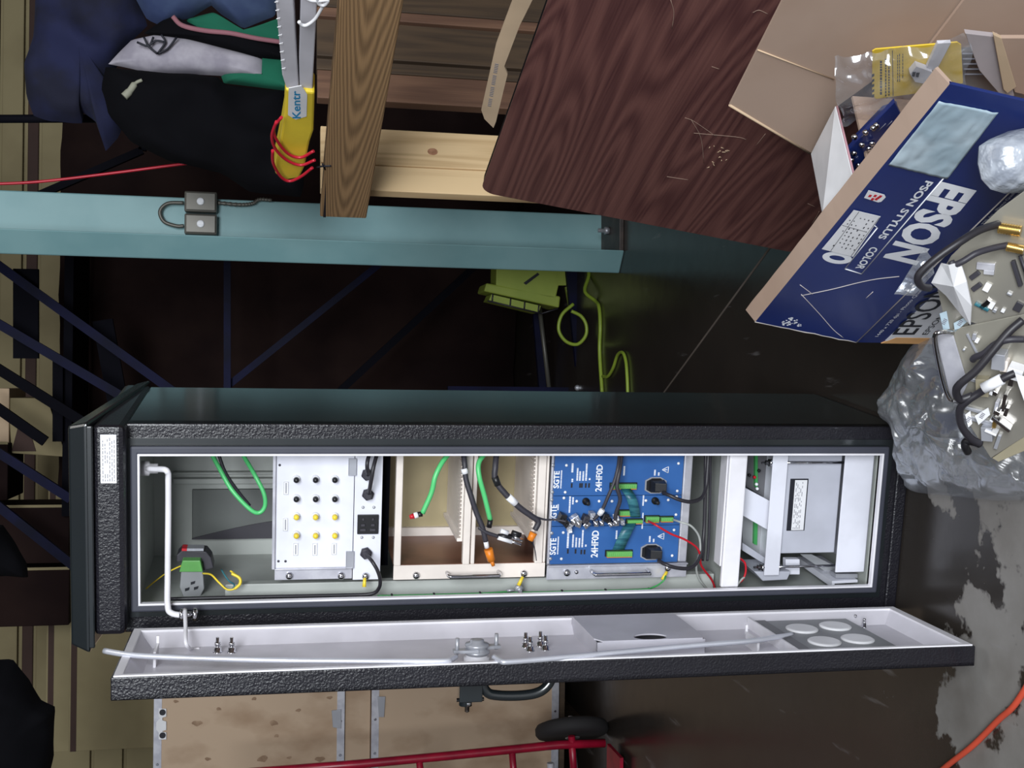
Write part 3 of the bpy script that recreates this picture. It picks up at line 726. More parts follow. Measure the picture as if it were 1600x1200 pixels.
# warning triangles
for xc, yc, bd in ((1040, 734, 2), (1033, 838, 0)):
    p = cl(xc, yc, TY); s = .0075; m = MB()
    tri = [Vector((p.x - s, TY, p.z - s * .9)), Vector((p.x + s, TY, p.z - s * .9)), Vector((p.x, TY, p.z + s * 1.1))]
    for i in range(3): m.cyl(tri[i], tri[(i + 1) % 3], .0009, .0009, 6)
    m.box(p.x - .0008, p.x + .0008, TY - .0005, TY + .0003, p.z - .0035, p.z + .004)
    mk('warning_triangle', m, K['white'], boards[bd], CAB)
for xx, yy in ((885, 727), (883, 769), (881, 778), (901, 783), (936, 783), (956, 783), (1009, 782), (1044, 781), (1060, 724), (1058, 767), (1056, 804), (880, 832), (877, 873), (1053, 828), (1050, 868), (1057, 776)):
    p = cl(xx, yy, TY); m = MB(); screw(m, p.x, p.z, TY, .0034, .003); mk('board_screw', m, K['whiteplastic'], sr, CAB)
for xx, yy in ((863, 769), (862, 781), (862, 833), (860, 873), (864, 727)):
    p = cl(xx, yy, TY); m = MB(); screw(m, p.x, p.z, TY, .004, .002); mk('rail_screw', m, K['zinc'], sr, CAB)
# toggle knobs
for xx, yy in ((915, 783), (1023, 782)):
    p = cl(xx, yy, TY); m = MB().lathe((p.x, TY, p.z), (0, -1, 0), [(0, .0085), (.006, .0085), (.006, .004), (.018, .0035), (.024, .005), (.026, .003)], 16)
    mk('toggle_switch', m, K['black'], sr, CAB)
# inlets with plugs
def inlet(xc, yc, bd):
    p = cl(xc, yc, TY); m = MB(); oc = []
    for sx_, sz_ in ((-.6, 1), (.6, 1), (1, .45), (1, -.45), (.55, -1), (-.55, -1), (-1, -.45), (-1, .45)): oc.append(Vector((p.x + .0195 * sx_, TY, p.z + .026 * sz_)))
    i_ = [p + (q - p) * .88 for q in oc]
    for q in i_: q.y = TY
    n = 8; vs = oc + i_ + [q + Vector((0, -.003, 0)) for q in oc] + [q + Vector((0, -.003, 0)) for q in i_]
    m.add(vs, [(k, (k + 1) % n, n + (k + 1) % n, n + k) for k in range(n)] + [(16 + k, 24 + k, 24 + (k + 1) % n, 16 + (k + 1) % n) for k in range(n)] + [(k, 16 + k, 16 + (k + 1) % n, (k + 1) % n) for k in range(n)] + [(8 + k, 8 + (k + 1) % n, 24 + (k + 1) % n, 24 + k) for k in range(n)])
    il = mk('power_inlet', m, K['zinc'], sr, CAB, label='eight-sided power inlet rim')
    m = MB().prism([q + Vector((0, -.001, 0)) for q in i_][::-1], (0, -.002, 0))
    m.hexa([(p.x - .014, TY - .003, p.z - .020), (p.x + .014, TY - .003, p.z - .020), (p.x + .014, TY - .003, p.z + .016), (p.x - .014, TY - .003, p.z + .016),
            (p.x - .010, TY - .030, p.z - .018), (p.x + .010, TY - .030, p.z - .018), (p.x + .010, TY - .024, p.z + .008), (p.x - .010, TY - .024, p.z + .008)])
    mk('plug', m, K['black'], il, CAB, bev=.002)
    return p
i1 = inlet(1024, 758, 2); i2 = inlet(1017, 862, 0)
# terminal strips
def term(x0, y0, x1, y1, par):
    r = rect(x0, y0, x1, y1, TY)
    m = MB(); m.box(r[0], r[1], TY - .012, TY, r[2], r[3]); n = max(3, int((r[3] - r[2]) / .005))
    for i in range(n):
        z = r[2] + (i + .5) * (r[3] - r[2]) / n; m.box(r[0] + .002, r[1] - .003, TY - .0135, TY - .012, z - .0015, z + .0015)
    t_ = mk('terminal_strip', m, K['greenp'], par, CAB, bev=.0008)
    mk('terminal_edge', MB().box(r[0] - .002, r[0] + .0005, TY - .010, TY, r[2], r[3]), K['orange'], t_, CAB)
    m = MB().box(r[0] - .001, r[1] + .002, TY - .003, TY, r[2] - .003, r[3] + .003); mk('terminal_socket', m, K['black'], t_, CAB)
for q in ((954, 755, 993, 762), (947, 860, 986, 868), (967, 797, 983, 804), (979, 811, 1002, 816), (1008, 806, 1028, 814), (1031, 807, 1050, 813)): term(*q, sr)
# ribbon cable between the boards
def ribbon(pts, w):
    """pts: photo points with height off the board; the band is wide in z"""
    c = crs([cl(x, y, TY - h) for x, y, h in pts], 6); m = MB()
    n = len(c); vs = []
    for p in c: vs += [p + Vector((0, 0, w)), p - Vector((0, 0, w))]
    m.add(vs, [(2 * i, 2 * i + 2, 2 * i + 3, 2 * i + 1) for i in range(n - 1)], True); return m
rb_ = tag(mk('ribbon_cable', ribbon([(977, 763, .008), (985, 775, .03), (990, 790, .03), (993, 808, .012)], .012), K['tealrib'], None, CAB, solid=.0012), 'teal ribbon cable arching between the right and middle blue boards', 'cable')
tag(mk('ribbon_cable', ribbon([(985, 818, .012), (980, 828, .028), (972, 845, .026), (966, 859, .010)], .014), K['tealrib'], None, CAB, solid=.0012), 'teal ribbon cable hanging between the middle and left blue boards', 'cable')
for xx in (893, ):
    p = cl(xx, 891, PY)
m = MB(); p = cl(885, 894, PY); screw(m, p.x, p.z, PY - .003, .0085, .008); mk('rack_screw', m, K['chrome'], sr, CAB)
m = MB(); p = cl(900, 893, PY); screw(m, p.x, p.z, PY - .003, .005, .005); mk('small_screw', m, K['chrome'], sr, CAB)
handle(sr, cl(923, 891, PY), cl(1010, 889, PY), PY - .003, K['chrome'])
p = cl(1042, 886, PY); m = MB(); screw(m, p.x, p.z, PY - .003, .009, .009); mk('rack_screw', m, K['chrome'], sr, CAB)

# ------------------------------------------------------------------ charger in the bottom bay
def slab(mb, px, ly, th, fn=cl):
    """polygon traced on a cabinet plane, given real thickness behind that plane"""
    P = [fn(x, y, ly) for x, y in px]; return mb.prism(P, (0, th, 0))
ch = thing('battery_charger', 'grey battery charger held between two plates on threaded rods, in the bottom bay', 'power unit', CAB, (.18, .08, Z0 + .0))
g1, g2, g3 = mat('charger_grey', (186, 188, 200), .45), mat('charger_shade_grey', (150, 152, 156), .5), mat('charger_dark_grey', (92, 92, 96), .5)
a = rect(1200, 716, 1222, 898, .04)
mk('top_plate', MB().box(a[0], .34, .036, .040, a[2], a[3]).box(a[0], .34, .036, .30, a[2] - .002, a[2] + .001), K['panel_white'], ch, CAB, bev=.001)
b = rect(1312, 716, 1357, 893, .04)
mk('bottom_plate', MB().box(b[0], .34, .036, .040, b[2], b[3]).box(b[0], .34, .036, .30, b[2], b[2] + .003), K['panel_white'], ch, CAB, bev=.001)
c = rect(1226, 728, 1311, 864, .055)
mk('body', MB().box(c[0], .335, .055, .26, b[3] - .002, a[2]), g1, ch, CAB, bev=.002, label='plain grey charger body')
l = rect(1232, 748, 1260, 829, .054)
pl = mk('type_label', MB().box(l[0], l[1], .053, .055, l[2], l[3]), K['ink'], ch, CAB, bev=.0005, label='black and white type label')
l2 = rect(1239, 750, 1258, 828, .054)
mk('type_field', MB().box(l2[0], l2[1], .0524, .0532, l2[2], l2[3]), K['paper'], pl, CAB)
m = MB()
for i in range(5):
    z = l2[3] - .0035 - i * .004; x = l2[0] + .003
    while x < l2[1] - .008:
        w = rnd.uniform(.003, .011); m.box(x, x + w, .0521, .0525, z - .0014, z); x += w + rnd.uniform(.002, .014)
mk('print_marks', m, K['inkgrey'], pl, CAB, kind='stuff')
for yy in (724, 887):
    p = cl(1222, yy, .038); q = cl(1312, yy, .038)
    m = MB().cyl((p.x, .045, a[3] + .012), (p.x, .045, b[3] - .004), .0032, .0032, 8)
    mk('threaded_rod', m, K['chrome'], ch, CAB)
    m = MB().lathe((p.x, .045, a[3]), (0, 0, 1), [(0, .010), (.006, .010), (.006, .007), (.014, .007), (.014, .003), (.024, .003)], 6)
    mk('wing_nut', m, K['chrome'], ch, CAB)
m = MB(); slab(m, [(1160, 760), (1205, 784), (1203, 830), (1160, 805)], .09, .003)
mk('strap', m, K['panel_white'], ch, CAB, label='broad slanting strap above the charger')
m = MB(); slab(m, [(1160, 848), (1202, 876), (1202, 886), (1160, 860)], .08, .01); mk('angle_bar', m, g1, ch, CAB)
m = MB(); slab(m, [(1166, 712), (1203, 712), (1203, 782), (1166, 760)], .15, .004); mk('inner_plate', m, g3, ch, CAB)
m = MB(); slab(m, [(1160, 800), (1203, 830), (1203, 880), (1160, 852)], .15, .004); mk('inner_plate', m, g2, ch, CAB)
for q in ([(1180, 712), (1184, 712), (1184, 765), (1180, 760)], [(1179, 812), (1184, 816), (1183, 852), (1178, 850)]):
    m = MB(); slab(m, q, .14, .08); mk('circuit_board', m, K['greenw'], ch, CAB)
for x, y, k_ in ((1178, 745, 'red'), (1181, 756, 'white'), (1182, 763, 'white'), (1170, 742, 'black'), (1185, 735, 'black')):
    p = cl(x, y, .14); m = MB().lathe((p.x, .14, p.z), (0, -1, 0), [(0, .004), (.006, .004), (.008, .002)], 8); mk('component', m, K[k_], ch, CAB)
m = MB(); slab(m, [(1178, 893), (1236, 893), (1230, 906), (1192, 908)], .05, .1); mk('terminal_block', m, g1, ch, CAB, bev=.002)
m = MB(); slab(m, [(1228, 874), (1250, 874), (1250, 898), (1228, 898)], .07, .02); mk('connector', m, K['panel_white'], ch, CAB, bev=.002)
m = MB(); slab(m, [(1250, 866), (1268, 866), (1345, 905), (1345, 915), (1322, 915)], .12, .004); mk('tray', m, g2, ch, CAB)
m = MB(); slab(m, [(1306, 897), (1340, 897), (1340, 903), (1306, 903)], .05, .03); mk('clip_strip', m, K['zinc'], ch, CAB)
m = MB(); slab(m, [(1300, 908), (1340, 906), (1340, 910), (1304, 912), (1304, 918), (1300, 918)], .04, .2); mk('foot_rail', m, K['panel_white'], ch, CAB)

# ------------------------------------------------------------------ top bay: terminal strip
tp = thing('relay_socket', 'grey and green relay socket with looped wires, in the top bay of the cabinet', 'relay', CAB, tuple(cl(320, 900, .16)))
m = MB(); slab(m, [(283, 892), (317, 892), (319, 920), (315, 928), (312, 934), (287, 934), (284, 926), (281, 918)], .13, .05); mk('socket_base', m, g2, tp, CAB, bev=.002)
m = MB(); slab(m, [(285, 876), (313, 876), (317, 894), (280, 894)], .125, .05); mk('green_cover', m, K['greenp'], tp, CAB, bev=.002)
m = MB(); slab(m, [(284, 860), (322, 862), (330, 872), (334, 888), (318, 892), (317, 878), (276, 878), (276, 868)], .15, .05); mk('relay_body', m, K['dgrey'], tp, CAB, bev=.002)
m = MB(); slab(m, [(292, 857), (318, 857), (318, 861), (292, 861)], .145, .03); mk('relay_clip', m, K['zinc'], tp, CAB)
m = MB(); slab(m, [(284, 857), (292, 857), (292, 861), (284, 861)], .144, .03); mk('relay_flag', m, K['red'], tp, CAB)
for x, y in ((289, 920), (303, 918), (298, 910)):
    m = MB(); slab(m, [(x, y), (x + 7, y - 2), (x + 6, y + 2), (x, y + 4)], .128, .003); mk('screw_slot', m, K['ink'], tp, CAB)
def cable(pts, r, mt, label, name='cable', cat='cable', group=None, k=8, n=8):
    P = crs([cl(*p) for p in pts], k)
    return tag(mk(name, MB().tube(P, r, n), K[mt], None, CAB), label, cat, group)
cable([(317, 896, .11), (330, 898, .07), (342, 910, .05), (355, 921, .045), (368, 919, .045), (375, 908, .05), (368, 898, .06), (360, 892, .07)], .0022, 'yellow', 'thin yellow wire looping beside the relay in the top bay')
cable([(346, 890, .09), (352, 900, .07), (358, 908, .06), (366, 914, .05), (360, 922, .045), (345, 914, .05)], .0018, 'tealrib', 'thin teal wire twisted into the wire loop by the relay')
cable([(228, 920, .16), (240, 910, .16), (256, 898, .15), (270, 890, .14), (283, 884, .13)], .0016, 'yellow', 'thin yellow wire from the left wall to the relay socket')
cable([(362, 896, .05), (374, 903, .045), (375, 912, .042), (367, 920, .042)], (.0034), 'yellow', 'short thick yellow sleeve on the wire loop beside the relay')
# hoses and cables in front of the units
cable([(330, 708, .20), (342, 730, .18), (362, 765, .16), (390, 795, .15), (405, 801, .15), (414, 790, .15), (412, 770, .15), (398, 742, .16), (378, 708, .20)], .0052, 'green', 'bright green hose looping down into the top bay of the cabinet', 'hose', 'hose')
cable([(340, 705, .26), (352, 738, .26), (372, 768, .27), (390, 790, .28)], .004, 'dgrey', 'thin dark cable behind the green hose loop in the top bay')
def ended(name, pts, r, mt, label, tips, cat='cable', k=8):
    """a cable with its plug pieces as parts"""
    P = crs([cl(*p) for p in pts], k)
    t = thing(name, label, cat, CAB, P[-1])
    mk('jacket', MB().tube(P, r, 8), K[mt], t, CAB)
    for nm, p, q, r0, r1, m_ in tips:
        mk(nm, MB().cyl(cl(*p), cl(*q), r0, r1, 12), K[m_], t, CAB)
    return t
ended('hose', [(702, 708, .03), (690, 724, .01), (680, 745, .0), (674, 770, .0), (660, 802, .0)], .0058, 'green', 'green hose with a red tip hanging in the upper empty bay',
      [('black_collar', (660, 803, 0), (652, 804, 0), .006, .006, 'black'), ('white_collar', (653, 804, 0), (647, 806, 0), .0068, .0068, 'whiteplastic'), ('red_tip', (647, 806, 0), (640, 808, 0), .0065, .0045, 'red')], 'hose')
ended('hose', [(758, 708, .03), (748, 724, .01), (749, 745, .0), (757, 775, .0), (766, 812, .0)], .0058, 'green', 'green hose with a black cap crossing the middle bar of the card cage',
      [('black_cap', (766, 812, 0), (764, 824, 0), .0062, .0062, 'black')], 'hose')
ended('cable_assembly', [(724, 708, .02), (726, 724, .0), (728, 748, -.005), (736, 775, -.01), (744, 800, -.01), (754, 825, -.012), (759, 846, -.012)], .0062, 'dgrey', 'dark cable ending in an orange plug over the middle bar of the card cage',
      [('white_band', (725, 732, -.003), (727, 740, -.004), .0075, .0075, 'whiteplastic'), ('orange_plug', (763, 858, -.012), (768, 876, -.012), .010, .009, 'orange'), ('plug_lug', (768, 876, -.012), (771, 884, -.012), .005, .004, 'orange'), ('white_crimp', (759, 846, -.012), (761, 856, -.012), .0055, .0055, 'whiteplastic')])
ended('cable_assembly', [(748, 824, -.014), (760, 832, -.016), (778, 838, -.016)], .0042, 'dgrey', 'short dark cable with white and silver pin connectors in the lower empty bay',
      [('pin_connector', (782, 829, -.016), (794, 833, -.016), .0052, .0052, 'whiteplastic'), ('pin_connector', (778, 840, -.016), (800, 847, -.016), .0048, .0048, 'whiteplastic'), ('pin_connector', (800, 838, -.016), (816, 844, -.016), .0055, .0045, 'chrome'), ('pin_connector', (796, 845, -.016), (814, 851, -.016), .003, .003, 'chrome'), ('pin_connector', (800, 832, -.016), (814, 836, -.016), .006, .005, 'black'), ('pin_connector', (778, 838, -.012), (800, 838, -.012), .006, .006, 'black')])
ended('cable_assembly', [(776, 708, .02), (774, 728, .0), (774, 750, -.005), (790, 772, -.01), (812, 793, -.012), (830, 806, -.012), (841, 815, -.012), (836, 828, -.012)], [.0062] * 24 + [.0085] * 33, 'dgrey', 'thick black cable with a white label patch crossing the lower empty bay',
      [('label_patch', (794, 778, -.016), (806, 788, -.017), .0092, .0092, 'whiteplastic'), ('orange_plug', (834, 832, -.012), (828, 844, -.012), .009, .0075, 'orange'), ('black_tape', (773, 745, -.006), (776, 755, -.006), .0078, .0078, 'black')]) if 0 else None
P_ = [(776, 708, .02), (774, 728, .0), (774, 750, -.005), (790, 772, -.01), (812, 793, -.012), (830, 806, -.012), (841, 815, -.012), (836, 828, -.012)]
ended('cable_assembly', P_, .0068, 'dgrey', 'thick black cable with a white label patch crossing the lower empty bay',
      [('label_patch', (794, 776, -.012), (806, 787, -.012), .0082, .0082, 'whiteplastic'), ('orange_plug', (834, 832, -.012), (828, 844, -.012), .009, .0075, 'orange'), ('black_tape', (773, 745, -.006), (778, 758, -.006), .0078, .0078, 'black')])
cable([(838, 808, -.012), (852, 812, -.006), (868, 812, -.004), (885, 815, -.01)], .0024, 'dgrey', 'thin dark wire running from the labelled cable to the connector cluster')
cable([(832, 846, -.008), (836, 860, .0), (838, 876, .0)], .0012, 'dgrey', 'hair-thin dark wire hanging below the small orange plug')
cable([(578, 706, .03), (574, 722, .005), (574, 736, .01), (575, 743, .03)], .0045, 'cable', 'short black cord arching into the upper gland of the outlet panel', 'cord')
cable([(590, 706, .03), (584, 728, .0), (580, 750, .0), (578, 762, .01), (576, 773, .03)], .0045, 'cable', 'black cord dropping into the middle gland of the outlet panel', 'cord')
cable([(574, 868, .02), (582, 878, -.005), (590, 892, -.008), (594, 906, .0), (592, 919, .02), (580, 928, .03), (540, 930, .035), (440, 932, .035), (340, 934, .035), (266, 936, .035)], .0042, 'cable', 'black cord from the lower gland running up along the left edge of the opening', 'cord')
lug = thing('earth_wire', 'green earth wire tied along the left edge of the cabinet opening', 'wire', CAB, cl(800, 936, .035))
pw = [(590, 931, .035), (640, 930, .035), (720, 928, .035), (800, 926, .035), (900, 924, .035), (1000, 921, .035), (1022, 917, .02), (1036, 908, .0), (1040, 900, .01)]
mk('strand', MB().tube(crs([cl(*p) for p in pw], 8), .0022, 6), K['greenw'], lug, CAB)
for x in (612, 678, 750, 878, 946, 1014):
    p = cl(x, 931 - (x - 600) * .0235, .035); mk('cable_tie', MB().box(p.x - .004, p.x + .004, .031, .039, p.z - .002, p.z + .002), K['black'], lug, CAB)
for (x0, y0), (x1, y1) in (((570, 903), (569, 917)), ((817, 901), (810, 915)), ((1042, 893), (1035, 906))):
    mk('ring_terminal', MB().cyl(cl(x0, y0, .03), cl(x1, y1, .025), .0036, .0046, 10), K['yellow'], lug, CAB, label='yellow insulated ring terminal')
m = MB().tube(crs([cl(*p) for p in ((800, 924, .03), (785, 925, .03), (770, 926, .032), (752, 927, .035))], 5), .002, 6); mk('branch', m, K['greenw'], lug, CAB)
p = cl(812, 922, .03); m = MB().lathe((p.x, .04, p.z), (0, -1, 0), [(0, .011), (.005, .011), (.005, .007), (.012, .007), (.012, .004), (.02, .004)], 6); mk('earth_stud', m, K['zinc'], lug, CAB)
m = MB().cyl(cl(792, 923, .03), cl(803, 922, .03), .0035, .0035, 8); mk('crimp', m, K['zinc'], lug, CAB)
# connector cluster on the blue boards
cc = thing('connector_cluster', 'tangle of silver data plugs strung down the middle of the blue boards', 'connectors', CAB, cl(960, 815, 0))
for i, (x, y, s, k_) in enumerate(((878, 810, 1.3, 'black'), (884, 818, 1.1, 'black'), (889, 822, .9, 'zinc'), (896, 814, 1.0, 'chrome'), (903, 817, 1.1, 'chrome'), (901, 810, .9, 'zinc'), (915, 812, 1.2, 'dgrey'), (916, 819, 1.0, 'chrome'), (930, 817, .9, 'chrome'), (939, 816, .8, 'chrome'), (950, 812, .9, 'black'), (953, 818, .8, 'chrome'), (961, 815, 1.1, 'chrome'), (963, 809, .7, 'whiteplastic'), (972, 816, .7, 'zinc'), (945, 808, 1.1, 'black'), (890, 828, .7, 'whiteplastic'), (925, 806, 1.0, 'zinc'))):
    p = cl(x, y, .02); ang = rnd.uniform(-.8, .8); w, h, dd = .009 * s, .006 * s, .014
    mm = Matrix.Translation(p) @ Matrix.Rotation(ang, 4, 'Y')
    m = MB(); m.hexa([mm @ Vector(v) for v in ((-w, -.008, -h), (w, -.008, -h), (w, dd, -h), (-w, dd, -h), (-w * .8, -.008, h), (w * .8, -.008, h), (w, dd, h), (-w, dd, h))])
    m.cyl(mm @ Vector((0, -.016, 0)), mm @ Vector((0, -.008, 0)), .003, .003, 8)
    mk('plug_shell', m, K[k_], cc, CAB, bev=.001)
cable([(968, 706, .02), (966, 728, -.012), (960, 752, -.018), (950, 776, -.018), (940, 798, -.012), (928, 812, -.006)], .0040, 'dgrey', 'dark cable slanting down from the top edge to the plug cluster')
cable([(972, 706, .02), (968, 735, -.014), (964, 760, -.02), (969, 780, -.018), (963, 800, -.01), (961, 812, -.006)], .0046, 'dgrey', 'dark cable dropping straight onto the silver plug cluster')
ended('cable_tag', [(942, 796, -.020), (936, 804, -.016)], .0058, 'whiteplastic', 'white cable tag on the slanting dark cable', [('tag_band', (941, 797, -.02), (937, 803, -.017), .0066, .0066, 'paper')])
cable([(1036, 770, .01), (1046, 774, -.01), (1062, 781, -.018), (1080, 784, -.016), (1096, 778, .0), (1103, 762, .02), (1105, 740, .03), (1107, 706, .04)], .0046, 'cable', 'black mains cord looping from the upper power inlet to the right', 'cord')
cable([(1029, 876, .01), (1040, 882, -.014), (1056, 887, -.018), (1076, 888, -.014), (1088, 880, -.004), (1096, 862, .01), (1100, 830, .03), (1102, 770, .035), (1103, 706, .045)], .0046, 'cable', 'black mains cord looping from the lower power inlet and up the bay', 'cord')
cable([(1102, 706, .06), (1102, 780, .06), (1100, 850, .06), (1098, 876, .06)], .0034, 'cable', 'straight black cable bundle strapped along the gap above the shelf')
cable([(1110, 706, .07), (1109, 780, .07), (1107, 850, .07), (1105, 876, .07)], .0034, 'dgrey', 'thinner dark cable beside the strapped bundle above the shelf')
cable([(1013, 814, .03), (1024, 820, -.008), (1048, 834, -.012), (1070, 843, -.01), (1088, 855, .0), (1094, 868, .01), (1096, 884, .03), (1112, 906, .06), (1118, 922, .07)], .0026, 'red', 'red wire trailing from the green terminals to the shelf', 'wire')
cable([(1052, 812, .03), (1064, 816, -.004), (1080, 822, -.008), (1092, 838, .0), (1094, 860, .01), (1088, 884, .03), (1092, 904, .05), (1106, 922, .07)], .0026, 'liner', 'pale grey wire looping from the green terminals to the shelf', 'wire')
cable([(1156, 872, .05), (1164, 880, .05), (1165, 894, .05), (1160, 906, .05), (1150, 914, .05)], .0026, 'red', 'red wire loop below the shelf near the charger', 'wire')
cable([(1148, 920, .04), (1158, 906, .045), (1163, 902, .05)], .0026, 'liner', 'short pale wire below the shelf at the left edge', 'wire')

# ------------------------------------------------------------------ behind: tarpaulin, blue racking
def W(x, y, Y): return U(x, y, WORLD, 1, Y)
YT = 7.2
m = MB()
def tarp(u, v):
    x = -1.1 + 5.0 * u; z = 2.72 - 2.72 * v
    return Vector((x, YT + .03 * math.sin(x * 9 + .8 * v) + .015 * math.sin(x * 23), z if v < 1 else .02))
m.grid(tarp, 60, 6)
tag(mk('tarpaulin', m, K['dark'], None, WORLD, solid=.01), 'dark brown tarpaulin hanging behind the blue racking', 'tarpaulin')
rk = thing('pallet_racking', 'dark blue steel racking of braces and beams behind the cabinet', 'racking', WORLD, (0, 6, 0))
def bar(p, q, Y, w, mt='rackblue', nm='brace', Y2=None, d=.03, par=None):
    a_, b_ = W(p[0], p[1], Y), W(q[0], q[1], Y2 or Y); dr = (b_ - a_).normalized()
    s_ = dr.cross(Vector((0, 1, 0))).normalized() * (w / 2)
    m = MB().hexa([a_ - s_, b_ - s_, b_ - s_ + Vector((0, d, 0)), a_ - s_ + Vector((0, d, 0)), a_ + s_, b_ + s_, b_ + s_ + Vector((0, d, 0)), a_ + s_ + Vector((0, d, 0))])
    return mk(nm, m, K[mt], par or rk)
Yr = 6.2
bar((355, 395), (355, 640), Yr, .035, nm='beam')
bar((352, 606), (640, 375), Yr + .05, .035); bar((310, 640), (-30, 395), Yr, .045); bar((200, 625), (-30, 490), Yr - .1, .045)
bar((500, 640), (760, 400), Yr + .3, .04, 'rackdark'); bar((40, 420), (40, 560), Yr + .1, .12, 'rackdark', 'beam')
bar((-30, 690), (110, 780), Yr, .045); bar((-30, 770), (115, 885), Yr, .045); bar((-30, 560), (130, 660), Yr - .05, .05, 'rackdark'); bar((-30, 620), (70, 690), Yr, .05, 'rackdark')
bar((892, 405), (916, 640), 5.75, .06, nm='beam'); bar((700, 608), (925, 610), 5.9, .03, nm='upright')
bar((838, 480), (851, 640), 6.3, .04, nm='beam'); bar((90, 560), (90, 690), Yr + .2, .05, 'rackdark', 'beam')
bar((780, 1070), (860, 1120), 6.2, .05); bar((880, 1070), (950, 1108), 5.9, .10, nm='beam'); bar((160, 500), (195, 690), 6.4, .10, 'rackdark', 'beam')
p = W(902, 606, 5.7); mk('rack_bolt', MB().lathe(p, (0, -1, 0), [(0, .016), (.01, .014), (.014, .006)], 10), K['zinc'], rk)
tag(bar((846, 484), (862, 640), 6.15, .025, 'conduit', 'steel_tube', par=None) if 0 else mk('steel_tube', MB().cyl(W(840, 455, 6.0), W(862, 640, 6.0), .012, .012, 10), K['conduit']), 'thin grey steel tube lying along the racking beneath the work lamp', 'tube')
# boxes on the rack shelf
def wbox(name, x0, y0, x1, y1, Y, dep, mt, lab, cat, grp=None, bev=.004):
    p, q = W((x0 + x1) / 2, y1, Y).x, W((x0 + x1) / 2, y0, Y).x; z1, z0 = W(x0, (y0 + y1) / 2, Y).z, W(x1, (y0 + y1) / 2, Y).z
    t = thing(name, lab, cat, WORLD, ((p + q) / 2, Y + dep / 2, z0), grp)
    return t, p, q, z0, z1
t, p, q, z0, z1 = wbox('carton', 12, 622, 104, 714, 6.6, .4, 'tanwall', 'tan carton with a dark printed strip on the high shelf above the cabinet', 'box')
mk('carton_body', MB().prism([(p, 6.6, z0), (q, 6.6, z0 + .1), (q, 6.6, z1), (p + .02, 6.6, z1 - .02)], (0, .4, 0)), K['tanwall'], t, bev=.003)
mk('lid', MB().box(p + .06, q + .05, 6.58, 7.0, z1 - .01, z1 + .05), K['cardlight'], t, bev=.003)
mk('printed_strip', MB().prism([W(18, 705, 6.59), W(30, 660, 6.59), W(42, 660, 6.59), W(56, 705, 6.59)], (0, .006, 0)), K['seam'], t)
mk('carton_shelf', MB().box(p - .3, q + .9, 6.45, 7.0, z0 - .05, z0 - .005), K['rackdark'], rk)
for yy, x1_ in ((690, 45), (789, 108), (887, 108)):
    t, p, q, z0, z1 = wbox('dark_case', -40, yy + 3, x1_ if x1_ > 50 else 12, yy + 92, 6.5, .4, 'rackdark', {690: 'black case on the high shelf, beside the tan carton', 789: 'black case on the high shelf, middle of three', 887: 'black case on the high shelf, leftmost and lowest'}[yy], 'case', 'dark cases on the high shelf')
    mk('case_body', MB().box(p, q, 6.5, 6.9, z0, z1), K['dark'], t, bev=.006)
    mk('edge_strip', MB().box(q - .004, q + .010, 6.494, 6.5, z0, z1 - .02), K['tanwall'], t, label='pale edge strip')

# garments --------------------------------------------------------------
def puff(px, Y, depth, amp, dirs, seed, nr=14, na=96, fn=None, back=.35):
    """closed, folded volume whose silhouette follows the outline; folds run along direction dirs (in x, z)"""
    P = [fn(x, y) if fn else W(x, y, Y) for x, y in px]
    n = len(P); per = [0]
    for i in range(n): per.append(per[-1] + (P[(i + 1) % n] - P[i]).length)
    def edge(u):
        s = u * per[-1]
        for i in range(n):
            if s <= per[i + 1] + 1e-9: return P[i].lerp(P[(i + 1) % n], (s - per[i]) / (per[i + 1] - per[i] + 1e-9))
        return P[0]
    E_ = [edge(k / na) for k in range(na)]
    c = sum(E_, Vector()) / na
    nrm = Vector((0, -1, 0)) if fn is None else fn(None, None)
    m = MB(); vs = [None]
    dx_, dz_ = dirs
    def disp(p, r, sg):
        q = p * 1.0
        f = (p.x * dz_ - p.z * dx_)
        w = math.sin(f * 26 + 3 * noise.noise(q * 4 + Vector((seed, 0, 0)))) * .5 + noise.noise(q * 9 + Vector((0, seed, 0))) * .9
        k_ = math.sqrt(max(0, 1 - r ** 3))
        return nrm * (sg * (depth * (1 if sg > 0 else back) * k_) + amp * w * min(1, k_ * 1.4) * (1 if sg > 0 else 0))
    for sg in (1, -1):
        vs = [c + disp(c, 0, sg)]
        rr = [((i + 1) / nr) for i in range(nr)]
        for r in rr:
            for e in E_:
                p = c.lerp(e, r)
                if r == 1: p = p + (e - c) * .02 * noise.noise(e * 12 + Vector((seed, 2, 0)))
                vs.append(p + disp(p, r, sg))
        fs = [(0, 1 + k, 1 + (k + 1) % na) for k in range(na)]
        for i in range(nr - 1):
            o = 1 + i * na
            fs += [(o + k, o + na + k, o + na + (k + 1) % na, o + (k + 1) % na) for k in range(na)]
        if sg < 0: fs = [f[::-1] for f in fs]
        m.add(vs, fs, True)
    return m
Yc = 4.35
tag(mk('navy_jacket', puff([(60, -60), (52, 60), (38, 98), (42, 150), (52, 180), (78, 190), (130, 192), (128, 175), (150, 190), (165, 235), (185, 215), (200, 175), (170, 130), (200, 70), (230, 40), (215, -10), (180, -60)], Yc + .1, .10, .03, (.3, 1), 3), K['navy']), 'navy blue jacket hung topmost on the pile of clothes by the column', 'clothing', 'clothes by the column')
tag(mk('denim_shirt', puff([(180, -60), (230, 30), (250, 40), (300, 28), (330, 8), (345, 22), (380, 45), (430, 25), (440, -60)], Yc - .02, .07, .02, (1, .2), 5), K['denim']), 'faded blue shirt hanging beside the navy jacket', 'clothing', 'clothes by the column')
ss = thing('striped_shirt', 'white shirt with green and black bands hanging between the blue shirt and the black coat', 'clothing', WORLD, tuple(W(440, 80, Yc)), 'clothes by the column')
